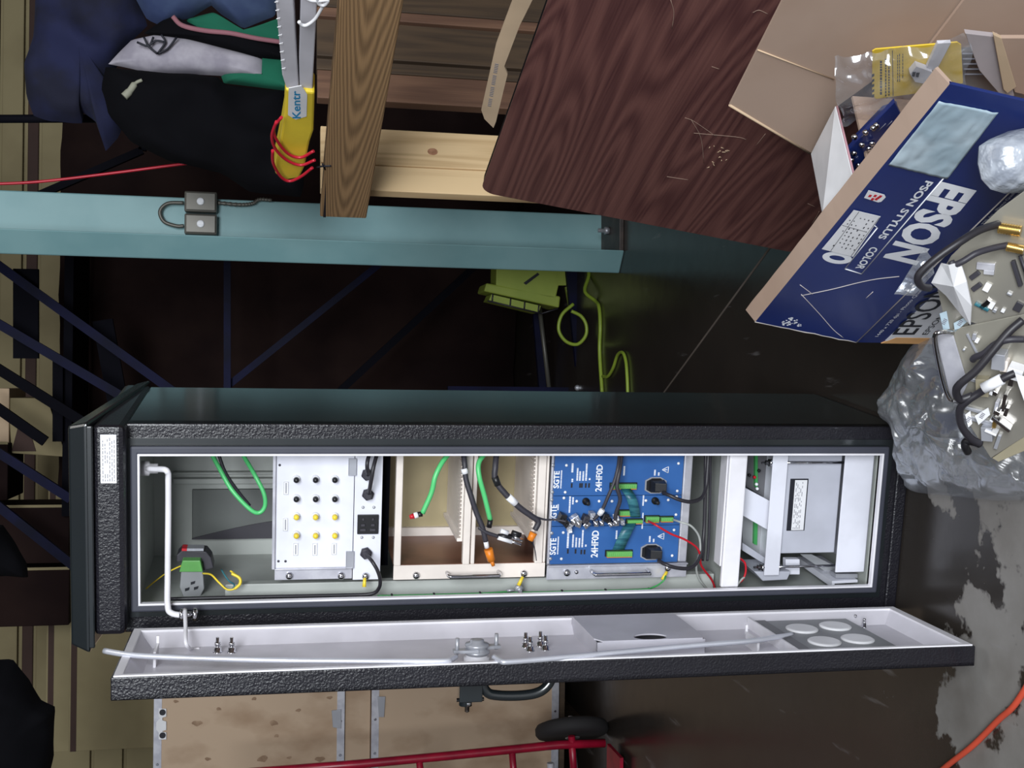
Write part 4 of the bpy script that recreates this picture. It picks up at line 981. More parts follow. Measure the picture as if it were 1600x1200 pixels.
mk('white_panel', puff([(170, 100), (205, 62), (240, 55), (290, 60), (410, 92), (420, 125), (340, 118), (235, 114)], Yc - .03, .05, .015, (.2, 1), 8), K['whitecloth'], ss)
mk('green_panel', puff([(410, 88), (450, 92), (455, 143), (350, 130), (345, 118), (420, 125)], Yc - .025, .04, .012, (.2, 1), 9), K['greencloth'], ss)
mk('green_yoke', puff([(290, 30), (330, 20), (380, 48), (450, 30), (450, 92), (330, 55), (300, 46)], Yc, .05, .02, (.2, 1), 12), K['greencloth'], ss)
mk('black_band', puff([(225, 52), (250, 35), (268, 25), (300, 44), (340, 52), (440, 68), (450, 94), (400, 90), (300, 62), (240, 56)], Yc - .05, .04, .01, (.1, 1), 10), K['blackcloth'], ss)
mk('trim_stripe', MB().tube(crs([W(x, y, Yc - .10) for x, y in ((270, 26), (285, 40), (320, 48), (360, 52), (400, 60), (440, 66))], 5), .009, 6), mat('pink_trim', (150, 100, 110), .9), ss)
gm = MB()
for pts in (((225, 58), (232, 72), (246, 84)), ((252, 54), (258, 66), (246, 84)), ((214, 66), (232, 72), (240, 58)), ((276, 58), (262, 76), (246, 84)), ((232, 72), (244, 64), (258, 66))):
    gm.tube(crs([W(x, y, Yc - .10) for x, y in pts], 4), .004, 5)
mk('drawn_emblem', gm, K['ink'], ss, label='black line drawing printed on the chest')
tag(mk('black_coat', puff([(165, 105), (235, 112), (340, 120), (350, 132), (452, 145), (480, 240), (470, 308), (390, 300), (345, 270), (265, 252), (205, 222), (170, 180), (160, 140)], Yc - .02, .12, .035, (.5, 1), 15), K['blackcloth']), 'long black coat hanging lowest in the pile of clothes', 'clothing', 'clothes by the column')
tag(mk('hanging_tag', MB().tube(crs([W(x, y, Yc - .125) for x, y in ((194, 151), (203, 142), (212, 130), (222, 125))], 5), [.014] * 5 + [.012] * 5 + [.006] * 6, 8), mat('tag_cream', (150, 150, 134), .7)), 'small pale strap lying on the black coat', 'strap')
m = MB(); m.tube([W(-60, 186, 4.7), W(172, 185, 4.7)], .016, 8)
tag(mk('clothes_pole', m, K['rackdark']), 'dark steel pole running down to the clothes', 'pole')
tag(mk('red_cord', MB().tube(crs([W(x, y, 4.6) for x, y in ((-30, 288), (60, 284), (180, 270), (280, 257), (380, 246))], 8), .0055, 8), K['redcable']), 'thin red cord slanting in front of the tan wall beside the column', 'cord')
bar((40, 313), (222, 234), 5.9, .035, 'rackdark'); bar((222, 234), (240, 150), 5.9, .035, 'rackdark')
tag(mk('dark_jacket', puff([(-60, 1030), (20, 1030), (45, 1060), (65, 1095), (86, 1105), (84, 1180), (60, 1290), (-60, 1290)], 4.6, .14, .04, (.6, 1), 21), K['blackcloth']), 'black jacket hanging at the far upper left, beyond the open door', 'clothing')
tag(mk('dark_jacket', puff([(-60, 815), (5, 820), (25, 850), (42, 880), (45, 903), (10, 900), (-60, 905)], 4.9, .10, .03, (.6, 1), 22), K['blackcloth']), 'small black bundle above the tan wall panels at upper left', 'clothing')
# tan panels at the upper left: tall board leaning on the wall
for (x0, y0, x1, y1, Yp, lb) in ((108, 935, 250, 1172, 6.7, 'tan fibreboard sheet standing left of the cabinet, nearest the crates'), (72, 905, 112, 1172, 6.9, 'tan fibreboard sheet just above the nearest one, left of the cabinet')):
    p = W(160, y0, Yp).x; q = W(160, y1, Yp).x; zt_ = W(x0, 1050, Yp).z
    tag(mk('fibreboard_sheet', MB().box(q, p + .5, Yp, Yp + .03, 0, zt_), K['tanwall'], None, WORLD, bev=.003), lb, 'board')
    mk('edge_band', MB().box(q, p + .5, Yp - .004, Yp, zt_ - .04, zt_ - .01), K['seam'], bpy.data.objects[[o.name for o in bpy.data.objects if o.name.startswith('fibreboard_sheet')][-1]])

# ------------------------------------------------------------------ plywood crates and hand truck at the left
YC = 5.55
def crate(z0, z1, label):
    t = thing('plywood_crate', label, 'crate', WORLD, (-1.9, YC + .4, z0), 'plywood crates')
    xl, xr = -2.35, -1.06
    mk('front_panel', MB().box(xl, xr, YC, YC + .012, z0 + .01, z1 - .01), K['ply'], t)
    mk('side_panel', MB().box(xr - .012, xr, YC + .012, YC + .8, z0 + .01, z1 - .01), K['ply'], t)
    mk('lid_panel', MB().box(xl, xr, YC, YC + .8, z1 - .01, z1), K['ply'], t)
    for z in (z0, z1):
        s = 1 if z == z0 else -1; za, zb_ = sorted((z, z + s * .035))
        m = MB().box(xl, xr + .003, YC - .003, YC, za, zb_); mk('edge_rail', m, K['steel'], t)
        for i in range(16):
            x = xl + .04 + i * .08
            if i % 2: mk('rivet', MB().lathe((x, YC - .003, z + s * .018), (0, -1, 0), [(0, .007), (.003, .004)], 8), K['chrome'], t)
    return t
zt_ = W(240, 1150, YC).z; zm1 = W(538, 1150, YC).z; zm2 = W(580, 1150, YC).z
zb_ = .12
c1 = crate(zm1, zt_, 'plywood crate with metal edge rails, upper of the two behind the open door')
c2 = crate(zb_, zm2, 'plywood crate with metal edge rails, lower of the two, behind the hand truck')
m = MB().box(-2.35, -1.08, YC + .02, YC + .06, zm2 + .005, zm1 - .005); t = thing('crate_spacer', 'plywood bearer between the two plywood crates', 'bearer', WORLD, (-1.7, YC + .3, zm2 + .002))
mk('bearer_board', MB().box(-2.35, -1.08, YC + .02, YC + .7, zm2 + .004, zm1 - .004), K['ply'], t)
t = thing('pallet', 'low wooden pallet under the plywood crates', 'pallet', WORLD, (-1.7, YC + .3, 0))
mk('deck_board', MB().box(-2.4, -1.04, YC + .0, YC + .8, .09, .115), K['darkwood'], t)
for x in (-2.3, -1.75, -1.2): mk('pallet_block', MB().box(x, x + .12, YC + .02, YC + .78, 0, .09), K['darkwood'], t)
# hinge and latch plates on the crates
def plate(px, par, mt, nm, lab=None, holes=()):
    P = [W(x, y, YC - .004) for x, y in px]
    o = mk(nm, MB().prism(P, (0, -.006, 0)), K[mt], par, bev=.001, label=lab)
    for x, y in holes: mk('plate_hole', MB().lathe(W(x, y, YC - .010), (0, -1, 0), [(0, .014), (.002, .014)], 14), K['ink'], o)
plate([(248, 1107), (260, 1107), (260, 1119), (254, 1121), (254, 1125), (260, 1127), (260, 1140), (254, 1142), (254, 1143), (260, 1144), (260, 1155), (248, 1155), (248, 1144), (244, 1140), (244, 1128), (250, 1122), (248, 1119)], c1, 'whiteplastic', 'hinge_plate', 'pale perforated hinge plate', ((254, 1113), (254, 1149)))
plate([(518, 1110), (533, 1108), (533, 1138), (520, 1136)], c1, 'zinc', 'latch_plate', 'grey steel latch')
plate([(590, 1088), (602, 1088), (600, 1120), (592, 1120)], c2, 'zinc', 'latch_plate', 'grey steel latch')
# knots and stains in the ply: darker patches of the veneer itself
kn = mat('knot_stain', (134, 108, 86), .8, col2=(160, 134, 110), vs=20)

for k_, (x, y, r_) in enumerate(((275, 1096, .028), (342, 1108, .03), (397, 1092, .03), (466, 1110, .03), (515, 1090, .03), (308, 1130, .05), (325, 1186, .032), (428, 1130, .05), (432, 1150, .03), (410, 1186, .06), (452, 1184, .026), (500, 1186, .05))):
    c_ = W(x, y, YC - .0012); m = MB(); n_ = 14
    m.prism([c_ + Vector((r_ * .24 * (1 + .25 * math.sin(3 * a_ + k_)) * math.cos(a_), 0, r_ * .42 * (1 + .2 * math.sin(2 * a_ + k_)) * math.sin(a_))) for a_ in [2 * math.pi * i / n_ for i in range(n_)]], (0, .001, 0))
    mk('knot', m, kn, c1)
# hand truck
YH = 5.0
ht = thing('hand_truck', 'red tubular hand truck with a black wheel, standing at the far lower left', 'hand truck', WORLD, tuple(Vector((W(940, 1160, YH).x, YH, 0))))
def Wp(pts, Y): return [W(x, y, Y) for x, y in pts]
mk('side_rail', MB().tube(Wp([(330, 1212), (560, 1194), (700, 1181), (870, 1164), (945, 1161)], YH), .019, 10), K['handtruck'], ht)
mk('side_rail', MB().tube(Wp([(330, 1262), (700, 1240), (945, 1226)], YH), .019, 10), K['handtruck'], ht)
for x in (655, 800): mk('crossbar', MB().tube(Wp([(x, 1186 if x < 700 else 1174), (x + 6, 1250)], YH), .015, 8), K['handtruck'], ht)
mk('crossbar', MB().tube(Wp([(893, 1150), (898, 1232)], YH), .016, 8), K['handtruck'], ht)
mk('toe_plate', MB().box(W(950, 1240, YH).x, W(950, 1162, YH).x, YH - .2, YH, .02, .035), K['handtruck'], ht)
wc = W(892, 1140, YH + .12); R_w = .165
wc = Vector((wc.x, YH + .12, R_w)); ax = Vector((1, .5, 0)).normalized()
m = MB().lathe(wc - ax * .035, ax, [(0, .09), (.0, .13), (.008, .155), (.022, R_w), (.048, R_w), (.062, .155), (.07, .13), (.07, .09)], 32)
wh = mk('wheel', m, K['rubber'], ht)
m = MB().lathe(wc - ax * .04, ax, [(0, .03), (.006, .034), (.012, .105), (.066, .105), (.074, .034), (.08, .03)], 28); mk('wheel_hub', m, K['zinc'], wh)
mk('axle', MB().cyl(wc - ax * .3, wc + ax * .06, .010, .010, 10), K['steel'], ht)
mk('post', MB().cyl(W(860, 1192, YH + .05), W(862, 1260, YH + .05), .016, .016, 8), K['steel'], ht)

# ------------------------------------------------------------------ work lamp behind the column
YL = 5.85
lp = thing('work_lamp', 'yellow-green halogen work lamp on a bent tube stand, partly behind the column', 'lamp', WORLD, tuple(Vector((W(900, 440, YL).x, YL, 0))))
def Lp(pts, Y=YL): return [W(x, y, Y) for x, y in pts]
mk('lamp_housing', MB().prism(Lp([(776, 400), (830, 400), (878, 425), (868, 468), (775, 446)]), (0, .16, 0)), K['limelamp'], lp, bev=.006)
mk('lens_frame', MB().prism(Lp([(760, 442), (876, 463), (874, 481), (756, 455)]), (0, .2, 0)), K['limelamp'], lp, bev=.008)
mk('lens_frame', MB().prism(Lp([(744, 462), (760, 444), (774, 458), (762, 470)], YL - .02), (0, .2, 0)), K['limelamp'], lp, bev=.004) if 0 else None
gl_ = mk('reflector', MB().prism(Lp([(768, 460), (845, 478), (842, 488), (764, 469)]), (0, .16, 0)), K['limelamp'], lp)
for x in (770, 798, 820, 842):
    a_, b_ = W(x, 459 + (x - 770) * .24, YL - .005), W(x - 1, 471 + (x - 770) * .24, YL - .005)
    mk('guard_wire', MB().cyl(a_, b_, .004, .004, 6), K['dgrey'], lp)
mk('guard_wire', MB().cyl(W(762, 470, YL - .006), W(846, 490, YL - .006), .004, .004, 6), K['dgrey'], lp)
mk('guard_wire', MB().cyl(W(846, 490, YL - .006), W(872, 482, YL - .006), .004, .004, 6), K['dgrey'], lp)
mk('yoke', MB().prism(Lp([(868, 400), (898, 400), (898, 446), (866, 446)]), (0, .01, 0)), K['limelamp'], lp, bev=.002)
mk('stand_foot', MB().prism(Lp([(884, 448), (894, 448), (898, 492), (893, 496)], YL + .02), (0, .03, 0)), K['limelamp'], lp, bev=.002)
mk('stand_foot', MB().prism(Lp([(914, 446), (932, 472), (918, 484), (908, 468)], YL + .02), (0, .03, 0)), K['limelamp'], lp, bev=.002)
m = MB().prism(Lp([(818, 442), (840, 426), (843, 429), (822, 445)], YL - .004), (0, .004, 0)); mk('vent_slot', m, K['ink'], lp)
def lamp_cord(pts, lab, r=.008, Y=5.45):
    return tag(mk('lamp_cord', MB().tube(crs([W(x, y, Y) for x, y in pts], 8), r, 8), K['limecord']), lab, 'cord', 'work lamp cords')
lamp_cord([(896, 475), (878, 492), (873, 515), (884, 533), (902, 538), (915, 525), (916, 508), (908, 494), (893, 486)], 'yellow-green cord coiled in one ring below the work lamp', .0085)
P = [U(x, y, WORLD, 2, .008) for x, y in ((930, 470), (936, 480), (938, 510), (937, 550), (941, 615))]
tag(mk('lamp_cord', MB().tube(crs([W(918, 405, 5.5), W(920, 430, 5.5), W(914, 455, 5.45), P[0]] + P[1:], 8), .009, 8), K['limecord']), 'yellow-green cord hanging from the lamp and running straight along the floor', 'cord', 'work lamp cords')
P = [U(x, y, WORLD, 2, .008) for x, y in ((942, 588), (950, 588), (958, 575), (965, 555), (973, 551), (978, 565), (980, 590), (981, 615))]
tag(mk('lamp_cord', MB().tube(crs(P, 8), .0075, 8), K['limecord']), 'yellow-green cord bent in a hairpin on the floor beside the cabinet', 'cord', 'work lamp cords')
P = [U(x, y, WORLD, 2, .007) for x, y in ((1430, 1240), (1478, 1198), (1520, 1165), (1560, 1125), (1590, 1095), (1640, 1010))]
tag(mk('extension_cord', MB().tube(crs(P, 8), .0065, 10), K['orangecord']), 'orange extension cord crossing the bare concrete in the near corner', 'cord')

# ------------------------------------------------------------------ timber bench (frame: x towards the camera and right, y away right, z up)
WA = math.atan2(-.947, .322)
WF = frame((0, 0, 0), WA)
def wl(x, y, ly): return U(x, y, WF, 1, ly)
BP = WF.inverted() @ W(530, 338, 3.6)
cy = BP.y
bench = thing('timber_bench', 'rough timber bench with a heavy front rail, at the upper right', 'bench', WF, (BP.x + .5, cy + .2, 0))
x0 = wl(530, 340, cy).x
zt_ = wl(500, 338, cy).z; zb_ = wl(573, 338, cy).z
K['oldwood'] = wood('weathered_rail', (100, 76, 52), (166, 132, 94), (.8, 5, 14), 60, .7, .5, 1.0, arches=((zt_ + zb_) / 2 - .003, .125, .030), lo=.05, hi=.8)
mk('rail', MB().box(x0, x0 + 1.5, cy, cy + .04, zb_, zt_), K['oldwood'], bench, WF, bev=.004, label='weathered brown front rail with arched grain and a split end')
# split at the rail end and pencilled mark
sp = wl(507, 339, cy).z
mk('end_split', MB().prism([(x0 - .001, cy - .0006, sp + .004), (x0 - .001, cy - .0006, sp - .004), (x0 + .22, cy - .0006, sp + .006)], (0, .003, 0)), K['ink'], bench, WF)
mk('marker_cross', MB().box(*(lambda p: (p.x - .01, p.x + .008, cy - .0009, cy, p.z - .022, p.z + .02))(wl(506, 259, cy))), K['ink'], bench, WF) if 0 else None
p = wl(506, 259, cy); m = MB().tube(crs([p + Vector((-.01, -.001, .02)), p + Vector((.0, -.001, 0)), p + Vector((.004, -.001, -.02))], 4), .003, 5).tube([p + Vector((-.018, -.001, -.004)), p + Vector((.012, -.001, .004))], .0028, 5)
mk('marker_scribble', m, K['ink'], bench, WF, label='small black marker scribble')
# posts and boards behind the rail (the far end frame faces the camera)
xp = x0 + .05
def end_board(y0, y1, xa, mt, nm, lab=None, z0=0, z1=None, th=.04, zo=0):
    """upright board at bench x = xa between photo rows y0 (right) and y1 (left)"""
    a_ = U(660, y1, WF, 0, xa).y; b_ = U(660, y0, WF, 0, xa).y
    return mk(nm, MB().box(xa - th, xa, max(a_, cy + .045), b_, z0, (z1 or zt_)), K[mt], bench, WF, bev=.003, label=lab)
end_board(262, 301, xp, 'palewood', 'leg', 'new pale softwood leg board')
end_board(205, 260.5, xp + .004, 'palewood', 'leg', 'new pale softwood leg board')
end_board(119, 162, xp - .25, 'redwood', 'post'); end_board(98, 118, xp - .3, 'darkwood', 'post'); end_board(38, 97, xp - .28, 'darkwood', 'post'); end_board(22, 36, xp - .26, 'redwood', 'post'); end_board(-60, 21, xp - .34, 'darkwood', 'post')
mk('top_board', MB().box(x0, x0 + 1.5, cy + .045, cy + .16, zt_ - .05, zt_ - .008), K['oldwood'], bench, WF, bev=.003)
# knot on the pale leg
kp = U(676, 237, WF, 0, xp + .0045)
m = MB(); n_ = 18
m.prism([kp + Vector((.0006, .012 * math.cos(a_), .016 * math.sin(a_))) for a_ in [2 * math.pi * i / n_ for i in range(n_)]], (-.001, 0, 0)); mk('knot', m, mat('pink_knot', (176, 130, 100), .7, col2=(140, 96, 70), vs=40), bench, WF)

# tool on top of the rail: two grey strips held in a yellow grip
tl = thing('folding_ladder_tool', 'two pale grey strips joined in a yellow grip, lying on the timber rail', 'tool', WF, tuple(wl(470, 150, cy) ))
tl.name = 'strip_tool'; PW['strip_tool'] = PW.get('folding_ladder_tool') or PW[tl.name]
def strip(px, nm, mt, ly=0, th=.05, bev=.003, lab=None):
    P = [wl(x, y, cy + ly) for x, y in px]
    return mk(nm, MB().prism(P, (0, th, 0)), mt if not isinstance(mt, str) else K[mt], tl, WF, bev=bev, label=lab)
gs = mat('pale_grey_strip', (206, 204, 212), .45)
s1 = strip([(427, -40), (456, -40), (468, 150), (450, 146), (441, 118)], 'strip', gs, -.01)
s2 = strip([(471, -40), (498, -40), (488, 147), (468, 152), (467, 90)], 'strip', gs, -.005)
for k in range(9):
    y = 4 + k * 13; x = 429 + k * 1.4
    mk('notch', MB().prism([wl(x, y, cy - .0112), wl(x + 6, y - 2, cy - .0112), wl(x + 6, y + 1, cy - .0112)], (0, .002, 0)), K['whiteplastic'], s1, WF)
strip([(446, 140), (492, 145), (490, 205), (484, 222), (476, 262), (468, 278), (446, 282), (430, 272), (428, 262), (438, 215), (444, 180)], 'grip', 'yellow', -.016, .06, .006, 'yellow moulded grip')
lbp = [(451, 138), (471, 134), (480, 148), (479, 182), (462, 187), (450, 180)]
lb_ = strip(lbp, 'brand_label', 'paper', -.0175, .002, 0, 'white label with blue lettering')
p_, q_, r_ = wl(470, 185, cy - .018), wl(469, 142, cy - .018), wl(457, 185, cy - .018)
text('lettering', 'Kentr', p_, q_, r_, K['bluei'], lb_, WF, .02)
for k, pts in enumerate(([(490, 236), (470, 246), (450, 240), (432, 218), (428, 200), (440, 183)], [(492, 250), (470, 258), (448, 250), (430, 232), (425, 212), (432, 190)], [(488, 262), (470, 276), (452, 283), (438, 275), (427, 255), (426, 235)])):
    mk('cable_turn', MB().tube(crs([wl(x, y, cy - .03 - .002 * k) for x, y in pts], 6), .0042, 8), K['redcable'], tl, WF, label='red cable wound round the grip')
o = mk('white_cord', MB().tube(crs([wl(x, y, cy - .03) for x, y in ((466, -20), (480, -2), (497, 1), (512, 0), (506, 8), (497, 4), (495, -10))], 6) , .0045, 8), K['whiteplastic'], None, WF)
tag(o, 'thin white cord knotted over the grey strips at the top edge', 'cord')
o = mk('white_cord', MB().tube(crs([wl(x, y, cy - .025) for x, y in ((467, 34), (472, 39), (480, 39), (492, 30), (502, 14), (510, 0))], 6), .0040, 8), K['whiteplastic'], None, WF)
tag(o, 'white cord loop hanging round the right-hand grey strip', 'cord')

# walnut laminate tabletop leaning on the bench
TA = U(1252, 397, WORLD, 2, 0); uw = (WF.to_3x3() @ Vector((1, 0, 0)))
r_ = ray(750, 300); t_ = (TA - CAMP).dot(uw) / r_.dot(uw); TB = CAMP + r_ * t_
vt = (TB - TA).normalized(); nt_ = uw.cross(vt).normalized()
if nt_.dot(CAMP - TA) < 0: nt_ = -nt_
TF = Matrix(((uw.x, vt.x, nt_.x, TA.x), (uw.y, vt.y, nt_.y, TA.y), (uw.z, vt.z, nt_.z, TA.z), (0, 0, 0, 1)))
Hh = (TB - TA).length
def rrect(x0, x1, y0, y1, r, z, k=8):
    P = []
    for cx, cy_, a0 in ((x1 - r, y1 - r, 0), (x0 + r, y1 - r, 90), (x0 + r, y0 + r, 180), (x1 - r, y0 + r, 270)):
        for i in range(k + 1):
            a = math.radians(a0 + 90 * i / k); P.append(Vector((cx + r * math.cos(a), cy_ + r * math.sin(a), z)))
    return P
L_ = 1.35
tt = thing('tabletop', 'walnut-look laminate tabletop leaning on edge against the timber bench', 'tabletop', TF, (0, 0, 0))
mk('laminate_face', MB().prism(rrect(0, L_, 0, Hh, .045, 0), (0, 0, -.004)), K['laminate'], tt, TF)
mk('black_edge', MB().prism(rrect(.001, L_ - .001, .001, Hh - .001, .045, -.0042), (0, 0, -.026)), K['rackdark'], tt, TF, bev=.002)
def tp_(x, y, lz=.0006): return U(x, y, TF, 2, lz)
for pts in (((1070, 184), (1085, 190), (1120, 214)), ((1084, 208), (1150, 214), (1166, 218)), ((1080, 187), (1095, 215), (1100, 255)), ((1196, 209), (1181, 228)), ((1050, 45), (1053, 20), (1048, 0)), ((1042, 276), (1075, 281)), ((1176, 20), (1186, 16), (1200, 22)), ((1268, 350), (1276, 338), (1280, 330)), ((1262, 318), (1273, 323)), ((1112, 104), (1124, 108))):
    mk('scratch', MB().tube(crs([tp_(x, y) for x, y in pts], 4), .0005, 4), K['card'], tt, TF)
m = MB()
for k in range(16):
    c = tp_(1122 + rnd.uniform(-14, 16), 245 + rnd.uniform(-16, 16)); a = rnd.uniform(0, 6.28); l = rnd.uniform(.003, .009)
    m.tube([c, c + Vector((math.cos(a) * l, math.sin(a) * l, 0))], .0009, 4)
mk('rubbed_patch', m, K['cardlight'], tt, TF, kind='stuff', label='small pale rubbed patch')
# long flat carton standing behind the tabletop, its edge showing above
cs_ = [(836, -8), (804, -8), (775, 70), (752, 172), (757, 186), (771, 200), (775, 190), (793, 116), (788, 104), (790, 98), (812, 40)]
P = [U(x, y, TF, 2, -.055) for x, y in cs_]
fc = mk('flat_carton', MB().prism(P, (0, 0, -.006)), K['cardlight'], None, TF)
tag(fc, 'narrow edge of a flattened pale carton sticking up behind the tabletop', 'cardboard')
m = MB()
for k in range(26):
    y = 100 + k * 2.6; x = 776 - k * .46; c = U(x, y, TF, 2, -.0545)
    if k % 7 != 6: m.box(c.x - .003, c.x + .0, c.y - .005, c.y + .004, -.0552, -.0545)
mk('carton_print', m, K['inkgrey'], fc, TF, kind='stuff')

# ------------------------------------------------------------------ the printed carton
BA = math.atan2(-.912, .41)
P0 = U(1470, 537, WORLD, 2, 0)
BF = frame(P0, BA)
cz = U(1338, 535, BF, 0, 0); rm = U(1180, 503, BF, 0, 0)
zcr = cz.z; ycr = max(cz.y, -.02)
RY, RZ = rm.y, rm.z
BLN = .835
# blue wall plane: through the crease line (y=ycr,z=zcr) and rim line (RY,RZ)
wdir = Vector((0, RY - ycr, RZ - zcr)); wlen = wdir.length; wdir.normalize()
BW = BF @ Matrix(((1, 0, 0, 0), (0, wdir.y, -wdir.z, ycr), (0, wdir.z, wdir.y, zcr), (0, 0, 0, 1)))   # x along, y up the wall, z... outward
BWn = Matrix(BW)
def bw(x, y, lift=0): return U(x, y, BW, 2, lift)
outw = 1 if (BW.to_3x3() @ Vector((0, 0, 1))).dot(CAMP - BW.translation) > 0 else -1
bx = thing('printer_carton', 'open blue printer carton with large white lettering, printed side upside down', 'box', BF, (.4, .2, 0))
e = .0006 * outw
m = MB(); n_ = 40
# wall with a slightly ragged left end
le = [(0 + .004 * noise.noise(Vector((i * .7, 0, 0))) , wlen * i / 12) for i in range(13)]
pts = [Vector((x, y, 0)) for x, y in le] + [Vector((BLN, wlen, 0)), Vector((BLN, 0, 0))]
mk('blue_side', MB().prism(pts, (0, 0, -.006 * outw)), K['epblue'], bx, BW, label='dark blue printed side with white letters')
mk('chipped_edge', MB().tube([p + Vector((-.001, 0, -.003 * outw)) for p in pts[:13]], [.0035 + .0015 * abs(noise.noise(Vector((i * 2.1, 1, 0)))) for i in range(13)], 6), K['chip'], bx, BW)
mk('crease_line', MB().tube([(0, 0, e), (BLN, 0, e)], .0014, 5), K['chip'], bx, BW)
# lower side: blue band with small print, white panel with black letters, orange foot
yb = U(1430, 535, BF, 0, 0)
fh = zcr
mk('lower_side', MB().prism([(0, 0, 0), (BLN, 0, 0), (BLN, ycr, zcr), (0, ycr, zcr)], (0, .006, 0)), K['epblue'], bx, BF)
ld = Vector((0, ycr, zcr)).normalized()
LWm = BF @ Matrix(((1, 0, 0, 0), (0, ld.y, -ld.z, 0), (0, ld.z, ld.y, 0), (0, 0, 0, 1)))
def lw(x, y, lift=0): return U(x, y, LWm, 2, lift)
lo_ = 1 if (LWm.to_3x3() @ Vector((0, 0, 1))).dot(CAMP - LWm.translation) > 0 else -1
q1, q2, q3 = lw(1368, 535), lw(1384, 528), lw(1430, 533)
yW = lw(1372, 535).y; 
wp0 = mk('white_panel', MB().prism([(.012, yW - .012, 0), (BLN, yW - .012, 0), (BLN, .0, 0), (.012, .0, 0)], (0, 0, .0012 * lo_)), K['paper'], bx, LWm)
mk('orange_band', MB().prism([(0, yW - .008, 0), (.030, yW - .03, 0), (.030, 0.0, 0), (0, .0, 0)], (0, 0, .0016 * lo_)), K['orangecard'], bx, LWm)
eb = .0022 * lo_
text('black_lettering', 'EPSON', lw(1429, 523, eb), lw(1496, 447, eb), lw(1393, 523, eb), K['ink'], bx, LWm, .01)
text('black_lettering', 'EPSON STYLUS', lw(1449, 523, eb), lw(1515, 450, eb), lw(1440, 523, eb), K['ink'], bx, LWm, .0)
text('small_lettering', '1440 x 720 dpi - Photo Quality', lw(1374, 526, eb), lw(1450, 446, eb), lw(1367, 526, eb), K['white'], bx, LWm, .0)
text('small_lettering', '1440 x 720 dpi - Photo Quality', lw(1524, 366, eb), lw(1594, 296, eb), lw(1517, 366, eb), K['white'], bx, LWm, .0)
# white lettering on the blue side, upside down
el = 1.6 * e
def bt(s, a, b, c, nm='white_lettering', off=.02, mt='white'):
    return text(nm, s, bw(*a, el), bw(*b, el), bw(*c, el), K[mt], bx, BW, off)
bt('EPSON', (1468, 283), (1379, 402), (1527, 298), off=.045)
bt('PSON STYLUS', (1447, 282), (1371, 372), (1459, 285), off=.03)
bt('COLOR', (1361, 385), (1336, 419), (1373, 388), off=.03)
def bline(a, b, w=.0012):
    return mk('white_rule', MB().tube([bw(*a, el), bw(*b, el)], w, 5), K['white'], bx, BW)
bline((1474, 279), (1346, 428)); bline((1346, 428), (1320, 420)); bline((1320, 420), (1371, 356)); bline((1371, 356), (1366, 352), .001)
m = MB(); c = bw(1308, 403, el); 
for k in range(2): pass
ou = [c + Vector((.021 * math.cos(a), .030 * math.sin(a), 0)) for a in [2 * math.pi * i / 28 for i in range(28)]]
inn = [c + Vector((.008 * math.cos(a), .016 * math.sin(a), 0)) for a in [2 * math.pi * i / 28 for i in range(28)]]
m.add(ou + inn, [(i, (i + 1) % 28, 28 + (i + 1) % 28, 28 + i) for i in range(28)])
mk('white_zero', m, K['white'], bx, BW)
def sticker(px, mt, nm, lift, lab=None):
    return mk(nm, MB().prism([bw(x, y, lift * outw) for x, y in px], (0, 0, .0004 * outw)), K[mt], bx, BW, label=lab)
sl = sticker([(1334, 328), (1376, 338), (1333, 401), (1284, 389), (1300, 370), (1313, 354)], 'paper', 'shipping_label', .0022, 'white printed shipping label')
m = MB()
for i in range(6):
    for j in range(9):
        if rnd.random() < .75:
            x = 1332 - j * 3.6 + i * 6.5; y = 338 + j * 5.6 + i * 1.4
            c = bw(x, y, .003 * outw); w = rnd.uniform(.002, .006); m.box(c.x - w, c.x, c.y - .001, c.y + .001, c.z - .0001, c.z + .0002)
mk('label_print', m, K['ink'], sl, BW, kind='stuff')
for a_, b_ in (((1316, 352), (1352, 362)), ((1342, 331), (1298, 392)), ((1374, 340), (1330, 400))):
    mk('label_rule', MB().tube([bw(*a_, .0028 * outw), bw(*b_, .0028 * outw)], .0005, 4), K['ink'], sl, BW)
rs = sticker([(1357, 297), (1382, 304), (1384, 308), (1377, 315), (1372, 316), (1350, 309)], 'paper', 'square_sticker', .0022, 'small white and red sticker')
m = MB()
for x, y in ((1368, 306), (1373, 309), (1370, 311), (1360, 306), (1364, 311), (1376, 307)): c = bw(x, y, .003 * outw); m.box(c.x - .004, c.x + .003, c.y - .002, c.y + .003, c.z - .0001, c.z + .0002)
mk('sticker_print', m, K['red'], rs, BW, kind='stuff')
# clear packing tape patch
m = MB(); tpx = [(1467, 158), (1560, 176), (1480, 280), (1388, 258)]
T_ = [bw(x, y, .002 * outw) for x, y in tpx]
def tpg(u, v):
    p = T_[0].lerp(T_[1], u).lerp(T_[3].lerp(T_[2], u), v); p = p.copy(); p.z += outw * (.0016 * abs(math.sin(u * 9 + 4 * v)) * abs(noise.noise(Vector((u * 5, v * 4, 3)))) * 3); return p
m.grid(tpg, 30, 30); mk('tape_patch', m, K['tapeclear'], bx, BW, solid=.0006, label='pale patch of wrinkled packing tape')
for pts in (((1252, 462), (1300, 452), (1340, 442), (1370, 436), (1405, 432)), ((1252, 460), (1280, 490), (1302, 515), (1318, 528)), ((1353, 466), (1364, 456)), ((1250, 445), (1270, 460))):
    mk('scuff_line', MB().tube(crs([bw(x, y, e) for x, y in pts], 4), .0008, 4), K['chip'], bx, BW)
m = MB()
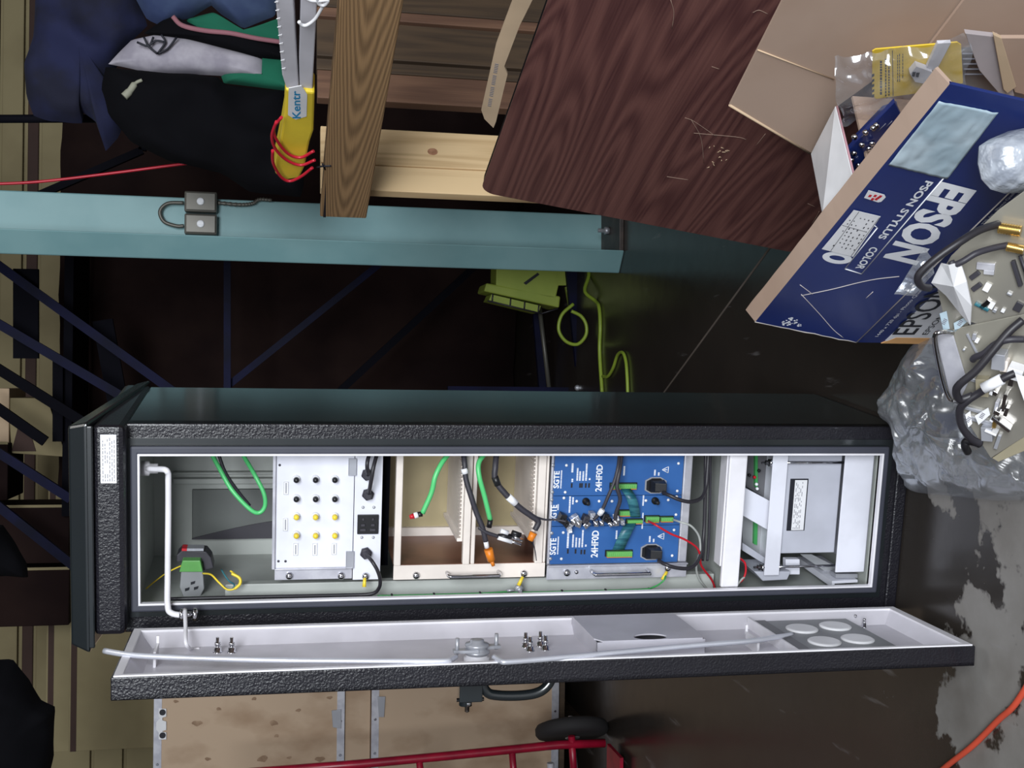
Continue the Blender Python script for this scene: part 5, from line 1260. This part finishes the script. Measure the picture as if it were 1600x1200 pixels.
for k in range(34):
    t = rnd.random(); x = 1222 + t * 30; y = 508 + t * 2 - rnd.random() * (12 if abs(t - .5) < .3 else 6); c = bw(x, y, e)
    s = rnd.uniform(.001, .0035); m.prism([c + Vector((s * math.cos(a), s * math.sin(a), 0)) for a in (0, 1.3, 2.6, 3.9, 5.2)], (0, 0, .0002 * outw))
mk('worn_patch', m, K['white'], bx, BW, kind='stuff', label='white scraped patch at the corner')
# folded kraft edge strip along the rim
tw = .052
ks = []
nk = 26
def rim_y(i): return .0025 * noise.noise(Vector((i * .35, 5, 0)))
m = MB(); vs = []
for i in range(nk + 1):
    x = BLN * i / nk; a_ = Vector((x - (.0 if i else .0), RY, RZ)); b_ = Vector((x, RY + .030, RZ + .018 + rim_y(i)))
    vs += [a_, b_, a_ + Vector((0, .004, -.006)), b_ + Vector((0, .004, -.006))]
fs = []
for i in range(nk):
    o = 4 * i; fs += [(o, o + 4, o + 5, o + 1), (o + 2, o + 3, o + 7, o + 6), (o + 1, o + 5, o + 7, o + 3), (o, o + 2, o + 6, o + 4)]
fs += [(0, 1, 3, 2), (4 * nk, 4 * nk + 2, 4 * nk + 3, 4 * nk + 1)]
m.add(vs, fs)
mk('folded_flap', m, K['card'], bx, BF, label='brown folded flap strip along the rim')
# carton body behind the printed wall
BX0 = U(1310, 305, BF, 1, RY + .05).x
BY1 = RY + .26
mk('end_wall', MB().box(BX0 + .03, BX0 + .036, RY + .05, BY1, 0, RZ - .06), K['card'], bx, BF)
mk('back_wall', MB().box(BX0, BLN, BY1, BY1 + .006, 0, RZ - .14), K['card'], bx, BF)
mk('carton_floor', MB().box(BX0, BLN, .01, BY1, 0, .006), K['card'], bx, BF)
# flaps
fr_ = RY + .27
FP = [U(x, y, BF, 1, fr_) for x, y in ((1238, -30), (1140, 164), (1272, 243), (1310, 165), (1400, 100), (1540, 60), (1560, -30))]
mk('back_flap', MB().prism(FP, (0, .005, 0)), K['card'], bx, BF, label='large brown flap standing open behind')
mk('flap_edge', MB().tube([FP[1], FP[2]], .003, 6), K['cardlight'], bx, BF)
mk('flap_crease', MB().tube([U(1184, 78, BF, 1, fr_ - .001), U(1303, 124, BF, 1, fr_ - .001)], .0014, 5), K['cardlight'], bx, BF)
sx = U(1290, 330, BF, 1, RY + .05).x
A1 = U(1288, 334, BF, 1, RY + .055); A2 = U(1335, 276, BF, 1, RY + .06); A3 = U(1308, 166, BF, 1, RY + .22); A4 = U(1270, 240, BF, 1, RY + .24)
mk('side_flap', MB().prism([A1, A2, A3, A4], (-.004, .002, .002)), K['whiteplastic'], bx, BF, label='pale grey side flap folded up')
mk('side_flap_edge', MB().tube([A2, A3], .0022, 6), mat('pink_card_edge', (188, 140, 150), .7), bx, BF)

# things inside the carton
def bi(x, y, ly): return U(x, y, BF, 1, ly)
ib = thing('blue_circuit_cards', 'dark blue cards with shiny studs sticking up inside the open carton', 'circuit boards', BF, tuple(bi(1370, 230, RY + .12)))
for k, px in enumerate(([(1326, 290), (1322, 238), (1398, 160), (1412, 188), (1350, 262)], [(1336, 262), (1332, 222), (1380, 172), (1402, 164), (1404, 182)])):
    mk('card', MB().prism([bi(x, y, RY + .13 + .04 * k) for x, y in px], (0, .01, 0)), K['epblue'], ib, BF, bev=.001)
for x, y in ((1335, 212), (1352, 205), (1346, 224), (1334, 237), (1357, 230), (1362, 222), (1369, 194), (1364, 198), (1330, 248), (1341, 256)):
    mk('stud', MB().lathe(bi(x, y, RY + .125), (0, -1, 0), [(0, .0055), (.004, .0055), (.008, .003)], 10), K['chrome'], ib, BF)
for x, y, w in ((1345, 215, 10), (1385, 198, 9), (1372, 205, 12)):
    mk('printed_mark', MB().tube([bi(x, y, RY + .123), bi(x + w, y - w, RY + .123)], .0008, 4), K['inkgrey'], ib, BF)
yd = thing('cable_packet', 'yellow blister card with a grey connector in a clear bag, lying in the carton', 'packet', BF, tuple(bi(1430, 110, RY + .2)))
yc_ = mat('yellow_card', (232, 196, 62), .4)
cd = mk('backing_card', MB().prism([bi(x, y, RY + .2) for x, y in ((1363, 80), (1368, 77), (1496, 66), (1502, 70), (1505, 130), (1480, 140), (1368, 155), (1363, 148))], (0, .003, 0)), yc_, yd, BF, bev=.001)
def ypoly(px, mt, nm, dy=-.0006, th=.0005, par=None, k=None):
    return mk(nm, MB().prism([bi(x, y, RY + .2 + dy) for x, y in px], (0, th, 0)), K[mt] if isinstance(mt, str) else mt, par or yd, BF)
ypoly([(1465, 68), (1486, 67), (1462, 112), (1448, 105)], gs, 'picture_cable', -.008, .007)
ypoly([(1422, 116), (1432, 104), (1457, 113), (1450, 132), (1430, 128)], gs, 'picture_plug', -.014, .013)
for a_ in ((1426, 113), (1432, 114)): ypoly([(a_[0], a_[1]), (a_[0] + 5, a_[1]), (a_[0] + 3, a_[1] + 7), (a_[0] - 1, a_[1] + 6)], 'ink', 'plug_slot', -.016, .001)
ypoly([(1394, 79), (1395, 79), (1396, 150), (1395, 150)], 'ink', 'card_rule')
m = MB()
for cx_, ya, yb_, w_ in ((1388, 90, 150, 2), (1383, 92, 150, 2), (1375, 95, 148, 3.2), (1402, 86, 125, 1.2), (1405, 84, 124, 1.2), (1410, 84, 122, 1.2)):
    y = ya
    while y < yb_:
        d_ = rnd.uniform(2, 5); P = [bi(cx_, y, RY + .1995), bi(cx_ + w_, y, RY + .1995), bi(cx_ + w_, y + d_, RY + .1995), bi(cx_, y + d_, RY + .1995)]
        m.add(P, [(0, 1, 2, 3)]); y += d_ + 1.2
mk('card_print', m, K['ink'], cd, BF, kind='stuff')
for k in range(5): ypoly([(1362 + (k % 2), 117 + 8 * k), (1366, 115 + 8 * k), (1366, 119 + 8 * k), (1362, 121 + 8 * k)], 'ink', 'warning_stripe')
def crumple(fn, amp, fq, seed):
    def g(u, v):
        p = fn(u, v); q = p * fq + Vector((seed, 0, 0))
        a_ = abs(noise.noise(q)) + .5 * abs(noise.noise(q * 2.3)); return p + Vector((0, -1, .3)) * (amp * a_) + Vector((noise.noise(q * 1.7), 0, noise.noise(q * 1.3 + Vector((9, 0, 0))))) * amp * .6
    return g
Q = [bi(1302, 84, RY + .22), bi(1510, 52, RY + .18), bi(1500, 150, RY + .16), bi(1316, 190, RY + .17)]
m = MB().grid(crumple(lambda u, v: Q[0].lerp(Q[1], u).lerp(Q[3].lerp(Q[2], u), v) + Vector((0, -.03 * math.sin(math.pi * v), 0)), .022, 16, 3), 46, 30)
mk('clear_bag', m, K['film2'], yd, BF, label='crinkled clear bag round the card')
gb = thing('grey_box', 'grey ribbed box edge beside the yellow packet in the carton', 'box', BF, tuple(bi(1520, 100, RY + .25)))
mk('box_body', MB().prism([bi(x, y, RY + .26) for x, y in ((1500, 74), (1545, 72), (1600, 150), (1640, 210), (1500, 150))], (0, .05, 0)), mat('grey_paperboard', (160, 158, 160), .7), gb, BF)
for k in range(5): mk('rib', MB().tube([bi(1503 + k, 84 + 8 * k, RY + .255), bi(1530 + 6 * k, 84 + 8 * k, RY + .255)], .002, 5), K['inkgrey'], gb, BF)
cb = thing('pale_carton', 'beige folded carton at the right edge above the blue carton, under the black cloth', 'box', BF, tuple(bi(1560, 90, RY + .22)))
mk('face', MB().prism([bi(x, y, RY + .20) for x, y in ((1508, 52), (1560, 58), (1585, 150), (1566, 152), (1530, 110))], (0, .01, 0)), mat('greige_card', (176, 166, 168), .7), cb, BF, bev=.001)
mk('folded_edge', MB().prism([bi(x, y, RY + .19) for x, y in ((1552, 54), (1565, 60), (1588, 136), (1574, 146), (1568, 140))], (0, .008, 0)), K['cardlight'], cb, BF, bev=.001)
mk('side_face', MB().prism([bi(x, y, RY + .21) for x, y in ((1562, 60), (1660, 60), (1660, 160), (1586, 144))], (0, .008, 0)), K['card'], cb, BF)
tag(mk('black_cloth', puff([(1470, -40), (1476, 0), (1490, 30), (1515, 48), (1514, 56), (1545, 54), (1565, 70), (1600, 72), (1700, 60), (1700, -40)], 2.05, .06, .02, (1, .3), 31), K['blackcloth']), 'bunched black cloth at the top right corner, above the cartons', 'cloth')

# ------------------------------------------------------------------ metal equipment at the right edge
NQ = Vector((-.42, -.62, .66)).normalized(); PQ = W(1530, 560, 1.78)
uq = Vector((.70, -.72, 0)); uq = (uq - NQ * uq.dot(NQ)).normalized(); vq = NQ.cross(uq)
QF = Matrix(((uq.x, vq.x, NQ.x, PQ.x), (uq.y, vq.y, NQ.y, PQ.y), (uq.z, vq.z, NQ.z, PQ.z), (0, 0, 0, 1)))
def ql(x, y, h=0): return U(x, y, QF, 2, h)
def qprism(px, h, th): return MB().prism([ql(x, y, h) for x, y in px], (0, 0, -th))
ca = thing('metal_chassis', 'flat steel electronics chassis with brass connectors, lying at the right edge', 'electronics', QF, tuple(ql(1540, 460)))
mk('cover_plate', qprism([(1680, 240), (1560, 328), (1486, 400), (1462, 440), (1480, 520), (1570, 560), (1720, 470)], 0, .004), K['chassis'], ca, QF, bev=.001)
mk('chassis_body', qprism([(1675, 250), (1565, 338), (1495, 410), (1474, 445), (1488, 518), (1570, 552), (1715, 468)], -.005, .12), K['chassis'], ca, QF)
cbx = thing('metal_chassis', 'steel rack unit with a bow handle, lying below the brass connectors at the right edge', 'electronics', QF, tuple(ql(1540, 620)))
mk('cover_plate', qprism([(1474, 520), (1500, 512), (1700, 470), (1720, 620), (1608, 678), (1548, 716), (1512, 660), (1490, 600)], .012, .004), K['chassis'], cbx, QF, bev=.001)
mk('chassis_body', qprism([(1480, 528), (1700, 480), (1715, 615), (1606, 670), (1550, 706), (1518, 655), (1496, 600)], .006, .12), K['chassis2'], cbx, QF)
mk('side_flange', qprism([(1550, 716), (1608, 676), (1700, 628), (1700, 650), (1612, 700), (1560, 722)], .010, .03), K['chassis2'], cbx, QF, bev=.001)
mk('front_flange', qprism([(1462, 525), (1488, 520), (1512, 600), (1500, 625), (1486, 625)], .020, .004), K['steel'], cbx, QF, bev=.001)
mk('handle', MB().tube(crs([ql(1488, 520, .02), ql(1472, 519, .045), ql(1462, 523, .05), ql(1462, 540, .05), ql(1472, 590, .05), ql(1481, 618, .05), ql(1488, 625, .045), ql(1496, 624, .02)], 5), .0045, 10), K['chrome'], cbx, QF, label='bright bow handle')
def qcyl(x, y, h0, h1, r0, r1, mt, nm, par, tilt=(0, 0)):
    p = ql(x, y, h0); mk(nm, MB().cyl(p, p + Vector((tilt[0], tilt[1], h1 - h0)), r0, r1, 14), K[mt], par, QF)
def qbox(x, y, w, h, z0, z1, mt, nm, par, rot=0, bev=.0008):
    p = ql(x, y, z0); c, s = math.cos(rot), math.sin(rot)
    P = [Vector((p.x + c * a - s * b, p.y + s * a + c * b, z0)) for a, b in ((-w, -h), (w, -h), (w, h), (-w, h))]
    return mk(nm, MB().prism(P, (0, 0, z1 - z0)), K[mt], par, QF, bev=bev)
def brass(x, y, L, dirp, s=1):
    """threaded connector lying along the plate, towards photo point dirp"""
    a_ = ql(x, y, .014); b_ = ql(*dirp, .014); d_ = (b_ - a_).normalized(); n = 9; prof = []
    for i in range(n * 2): prof.append((L * i / (n * 2 - 1), (.0095 if i % 2 else .0078) * s))
    mk('brass_connector', MB().lathe(a_, d_, prof, 16), K['brass'], ca, QF)
brass(1560, 356, .034, (1600, 362)); brass(1573, 385, .026, (1600, 391), .85)
for x, y, w, h, mt, r in ((1541, 415, .006, .014, 'steel', .4), (1546, 424, .004, .008, 'steel', .4), (1524, 429, .009, .004, 'dgrey', -.4), (1527, 447, .009, .004, 'dgrey', -.4), (1543, 448, .007, .005, 'whiteplastic', 0), (1540, 474, .010, .004, 'chrome', -.3), (1535, 478, .003, .012, 'tealrib', 0), (1550, 476, .006, .004, 'whiteplastic', 0), (1568, 484, .003, .003, 'whiteplastic', 0), (1578, 458, .002, .004, 'zinc', 0), (1555, 484, .003, .003, 'zinc', 0), (1592, 478, .008, .006, 'dgrey', 0)):
    qbox(x, y, w, h, 0, .006, mt, 'component', ca, r)
mk('ring_frame', MB().tube([ql(x, y, .012) for x, y in ((1594, 400), (1606, 396), (1624, 440), (1612, 452))], .003, 8, True), K['dgrey'], ca, QF)
qbox(1590, 425, .022, .003, 0, .01, 'dgrey', 'connector_strip', ca, .75)
qbox(1523, 508, .004, .009, .0, .006, 'ink', 'dark_slot', ca, .2)
for x, y, w, h, mt, r, z in ((1512, 590, .003, .02, 'zinc', .2, .016), (1524, 545, .03, .002, 'zinc', .9, .016), (1538, 600, .016, .010, 'chassis2', .5, .03), (1565, 556, .014, .010, 'zinc', .4, .04), (1572, 566, .010, .006, 'cream', .4, .03), (1590, 575, .010, .012, 'whiteplastic', .2, .04), (1583, 590, .008, .004, 'chrome', .3, .03), (1558, 608, .004, .004, 'chrome', 0, .03), (1552, 608, .003, .003, 'whiteplastic', 0, .03), (1572, 623, .016, .003, 'chrome', .3, .03), (1560, 630, .010, .003, 'steel', .3, .03), (1575, 638, .008, .003, 'chrome', .2, .028), (1562, 636, .004, .005, 'chrome', 0, .036), (1553, 650, .003, .003, 'whiteplastic', 0, .03), (1556, 658, .007, .003, 'brass', .4, .026), (1545, 672, .013, .009, 'zinc', .5, .03), (1552, 668, .002, .010, 'whiteplastic', .1, .034), (1568, 655, .003, .018, 'chrome', -.2, .034), (1523, 525, .006, .003, 'zinc', .3, .018), (1528, 530, .003, .003, 'whiteplastic', 0, .022), (1507, 545, .002, .002, 'zinc', 0, .018), (1560, 688, .014, .003, 'zinc', .2, .02), (1530, 655, .004, .03, 'zinc', .25, .018), (1519, 638, .003, .03, 'zinc', .25, .018)):
    qbox(x, y, w, h, .012, z, mt, 'component', cbx, r)
for px, lab in (([(1555, 592), (1561, 604), (1540, 613), (1534, 602)], 0), ([(1523, 650), (1544, 637), (1547, 648), (1529, 664)], 0), ([(1508, 648), (1516, 642), (1519, 662), (1513, 668)], 0), ([(1468, 490), (1479, 486), (1484, 514), (1474, 516)], 1), ([(1490, 505), (1505, 497), (1511, 503), (1492, 519)], 1)):
    par = cbx if not lab else ca
    o = mk('paper_label', MB().prism([ql(x, y, .03 if not lab else .012) for x, y in px], (0, 0, -.001)), K['tapeclear'] if lab else K['paper'], par, QF)
    a_, b_, c_ = [ql(x, y, .0305 if not lab else .0125) for x, y in (px[0], px[1], px[2])]; m = MB()
    cc_ = (a_ + c_) / 2
    for k in range(4): m.box(cc_.x - .006 + k * .003, cc_.x - .0045 + k * .003, cc_.y - .003, cc_.y + .003, cc_.z - .0001, cc_.z + .0002)
    mk('label_print', m, K['inkgrey'], o, QF, kind='stuff')
tag(mk('paper_tag', MB().prism([ql(x, y, .07) for x, y in ((1586, 584), (1640, 600), (1640, 640), (1600, 626), (1592, 604))], (0, 0, -.001)), K['paper'], None, QF), 'white paper tag at the right edge among the silver connectors', 'tag')
m = MB(); P = [ql(x, y, h) for x, y, h in ((1455, 442, .06), (1470, 412, .075), (1482, 415, .09), (1500, 410, .06), (1510, 440, .07), (1518, 478, .055), (1516, 508, .03), (1500, 490, .04), (1478, 462, .05))]
c = ql(1490, 448, .09)
m.add([c] + P + [p - Vector((0, 0, .004)) for p in P] + [c - Vector((0, 0, .004))], [(0, 1 + i, 1 + (i + 1) % 9) for i in range(9)] + [(19, 10 + (i + 1) % 9, 10 + i) for i in range(9)] + [(1 + i, 10 + i, 10 + (i + 1) % 9, 1 + (i + 1) % 9) for i in range(9)])
tag(mk('crumpled_note', m, K['paper'], None, QF), 'crumpled white paper note lying on the steel chassis', 'paper')
def qcable(pts, r, mt, lab, nm='cable', k=8):
    return tag(mk(nm, MB().tube(crs([ql(*p) for p in pts], k), r, 10), K[mt], None, QF), lab, 'cable')
qcable([(1560, 350, .014), (1530, 360, .05), (1500, 378, .08), (1465, 402, .10), (1440, 424, .11), (1434, 436, .11), (1440, 447, .10), (1452, 450, .08)], .0062, 'cable', 'thick black cable arching from the upper brass connector over the blue carton')
qcable([(1574, 383, .014), (1550, 388, .03), (1525, 396, .05), (1505, 408, .06), (1490, 414, .07), (1486, 408, .07)], .0052, 'dgrey', 'black cable from the lower brass connector to the crumpled note')
qcable([(1598, 500, .03), (1575, 520, .045), (1548, 552, .06), (1524, 580, .07), (1500, 600, .075), (1494, 612, .07), (1500, 624, .06), (1520, 618, .05)], .0068, 'cable', 'thick black cable crossing the steel rack unit to its handle')
qcable([(1600, 530, .04), (1575, 531, .05), (1555, 538, .05), (1538, 552, .05), (1524, 558, .045), (1520, 562, .04)], .0058, 'dgrey', 'dark braided cable along the top of the steel rack unit')
qcable([(1586, 583, .04), (1570, 590, .045), (1548, 603, .05), (1530, 614, .05), (1512, 626, .055), (1500, 640, .055), (1502, 664, .05), (1516, 684, .04), (1532, 694, .03)], .0066, 'cable', 'black cable curving round the corner of the steel rack unit')
o = mk('label_sleeve', MB().cyl(ql(1566, 592, .045), ql(1536, 607, .05), .0095, .0095, 12), K['whiteplastic'], None, QF); tag(o, 'white sleeve label on a black cable over the steel rack unit', 'label')
qcable([(1532, 694, .03), (1520, 690, .03), (1510, 690, .03), (1508, 698, .03), (1512, 706, .02)], .0072, 'black', 'flat black strap end poking out at the lower corner of the steel unit', 'strap')
# supports: the equipment lies on a foam block
sb = thing('foam_block', 'grey foam block under the steel equipment at the right edge', 'block', WORLD, (.62, 1.95, 0))
bb = []
for px in ((1520, 420), (1560, 690), (1700, 600), (1690, 300)):
    q = QF @ (ql(*px, -.14)); bb.append(q)
zt2 = max(.03, min(q.z for q in bb) - .01)
mk('foam', MB().prism([Vector((q.x, q.y, 0)) for q in bb], (0, 0, zt2)), K['dgrey'], sb)

# bubble wrap roll
tag(mk('bubble_wrap', puff([(1530, 228), (1545, 218), (1575, 205), (1620, 196), (1640, 240), (1625, 285), (1598, 300), (1570, 302), (1548, 296), (1534, 280), (1528, 255)], 1.72, .05, .012, (1, 1), 41, nr=22, na=120), mat('bubble_film', (176, 182, 192), .3, col2=(140, 146, 158), vs=30, vd=2, bump=.5, bs=60, coat=.35)), 'crumpled bubble wrap lying against the blue carton at the right edge', 'packing')
# plastic bags on the floor
OUT = [(1428, 560), (1455, 522), (1480, 520), (1530, 600), (1560, 700), (1640, 700), (1680, 780), (1560, 782), (1500, 776), (1438, 770), (1430, 742), (1424, 700), (1420, 668), (1404, 640), (1406, 610)]
Z_ = [U(x, y, WORLD, 2, .01) for x, y in OUT]
cz_ = sum(Z_, Vector()) / len(Z_)
def bag(nr=44, na=150, seed=51, hgt=.10, amp=.016):
    n = len(Z_); per = [0]
    for i in range(n): per.append(per[-1] + (Z_[(i + 1) % n] - Z_[i]).length)
    vs = []; fs = []
    def edge(u):
        s = (u % 1) * per[-1]
        for i in range(n):
            if s <= per[i + 1] + 1e-9: return Z_[i].lerp(Z_[(i + 1) % n], (s - per[i]) / (per[i + 1] - per[i]))
        return Z_[0]
    E_ = [edge(k / na) for k in range(na)]
    vs.append(cz_ + Vector((0, 0, hgt)))
    for i in range(nr):
        r = (i + 1) / nr
        for e_ in E_:
            p = cz_.lerp(e_, r); q = p * 9 + Vector((seed, 0, 0)); w = abs(noise.noise(q)) + .6 * abs(noise.noise(q * 2.1)) + .35 * abs(noise.noise(q * 4.7))
            h = hgt * math.sqrt(max(0, 1 - r ** 2.5)); k_ = min(1, (1 - r) * 5)
            vs.append(p + Vector((noise.noise(q * 1.3) * .02 * k_, noise.noise(q * 1.3 + Vector((7, 0, 0))) * .02 * k_, h + amp * (w - .35) * 1.6 * k_ + (0.006 if r == 1 else 0))))
    fs = [(0, 1 + k, 1 + (k + 1) % na) for k in range(na)]
    for i in range(nr - 1):
        o = 1 + i * na; fs += [(o + k, o + na + k, o + na + (k + 1) % na, o + (k + 1) % na) for k in range(na)]
    return MB().add(vs, fs, True)
tag(mk('plastic_bag', bag(), K['film']), 'large crumpled clear plastic bag on the floor beside the cabinet foot', 'bag')
Q2 = [ql(1400, 456, .05), ql(1446, 384, .07), ql(1462, 424, .06), ql(1430, 460, .05)]
def bg2(u, v): p = Q2[0].lerp(Q2[1], u).lerp(Q2[3].lerp(Q2[2], u), v); q = p * 25; return p + Vector((0, 0, .016 * abs(noise.noise(q)) + .01 * noise.noise(q * 2)))
tag(mk('plastic_scrap', MB().grid(bg2, 18, 14, False), K['film'], None, QF), 'torn scrap of clear film under the cable on the blue carton', 'plastic')
for o in bpy.data.objects:
    if o.name.startswith('dark_jacket'): pass
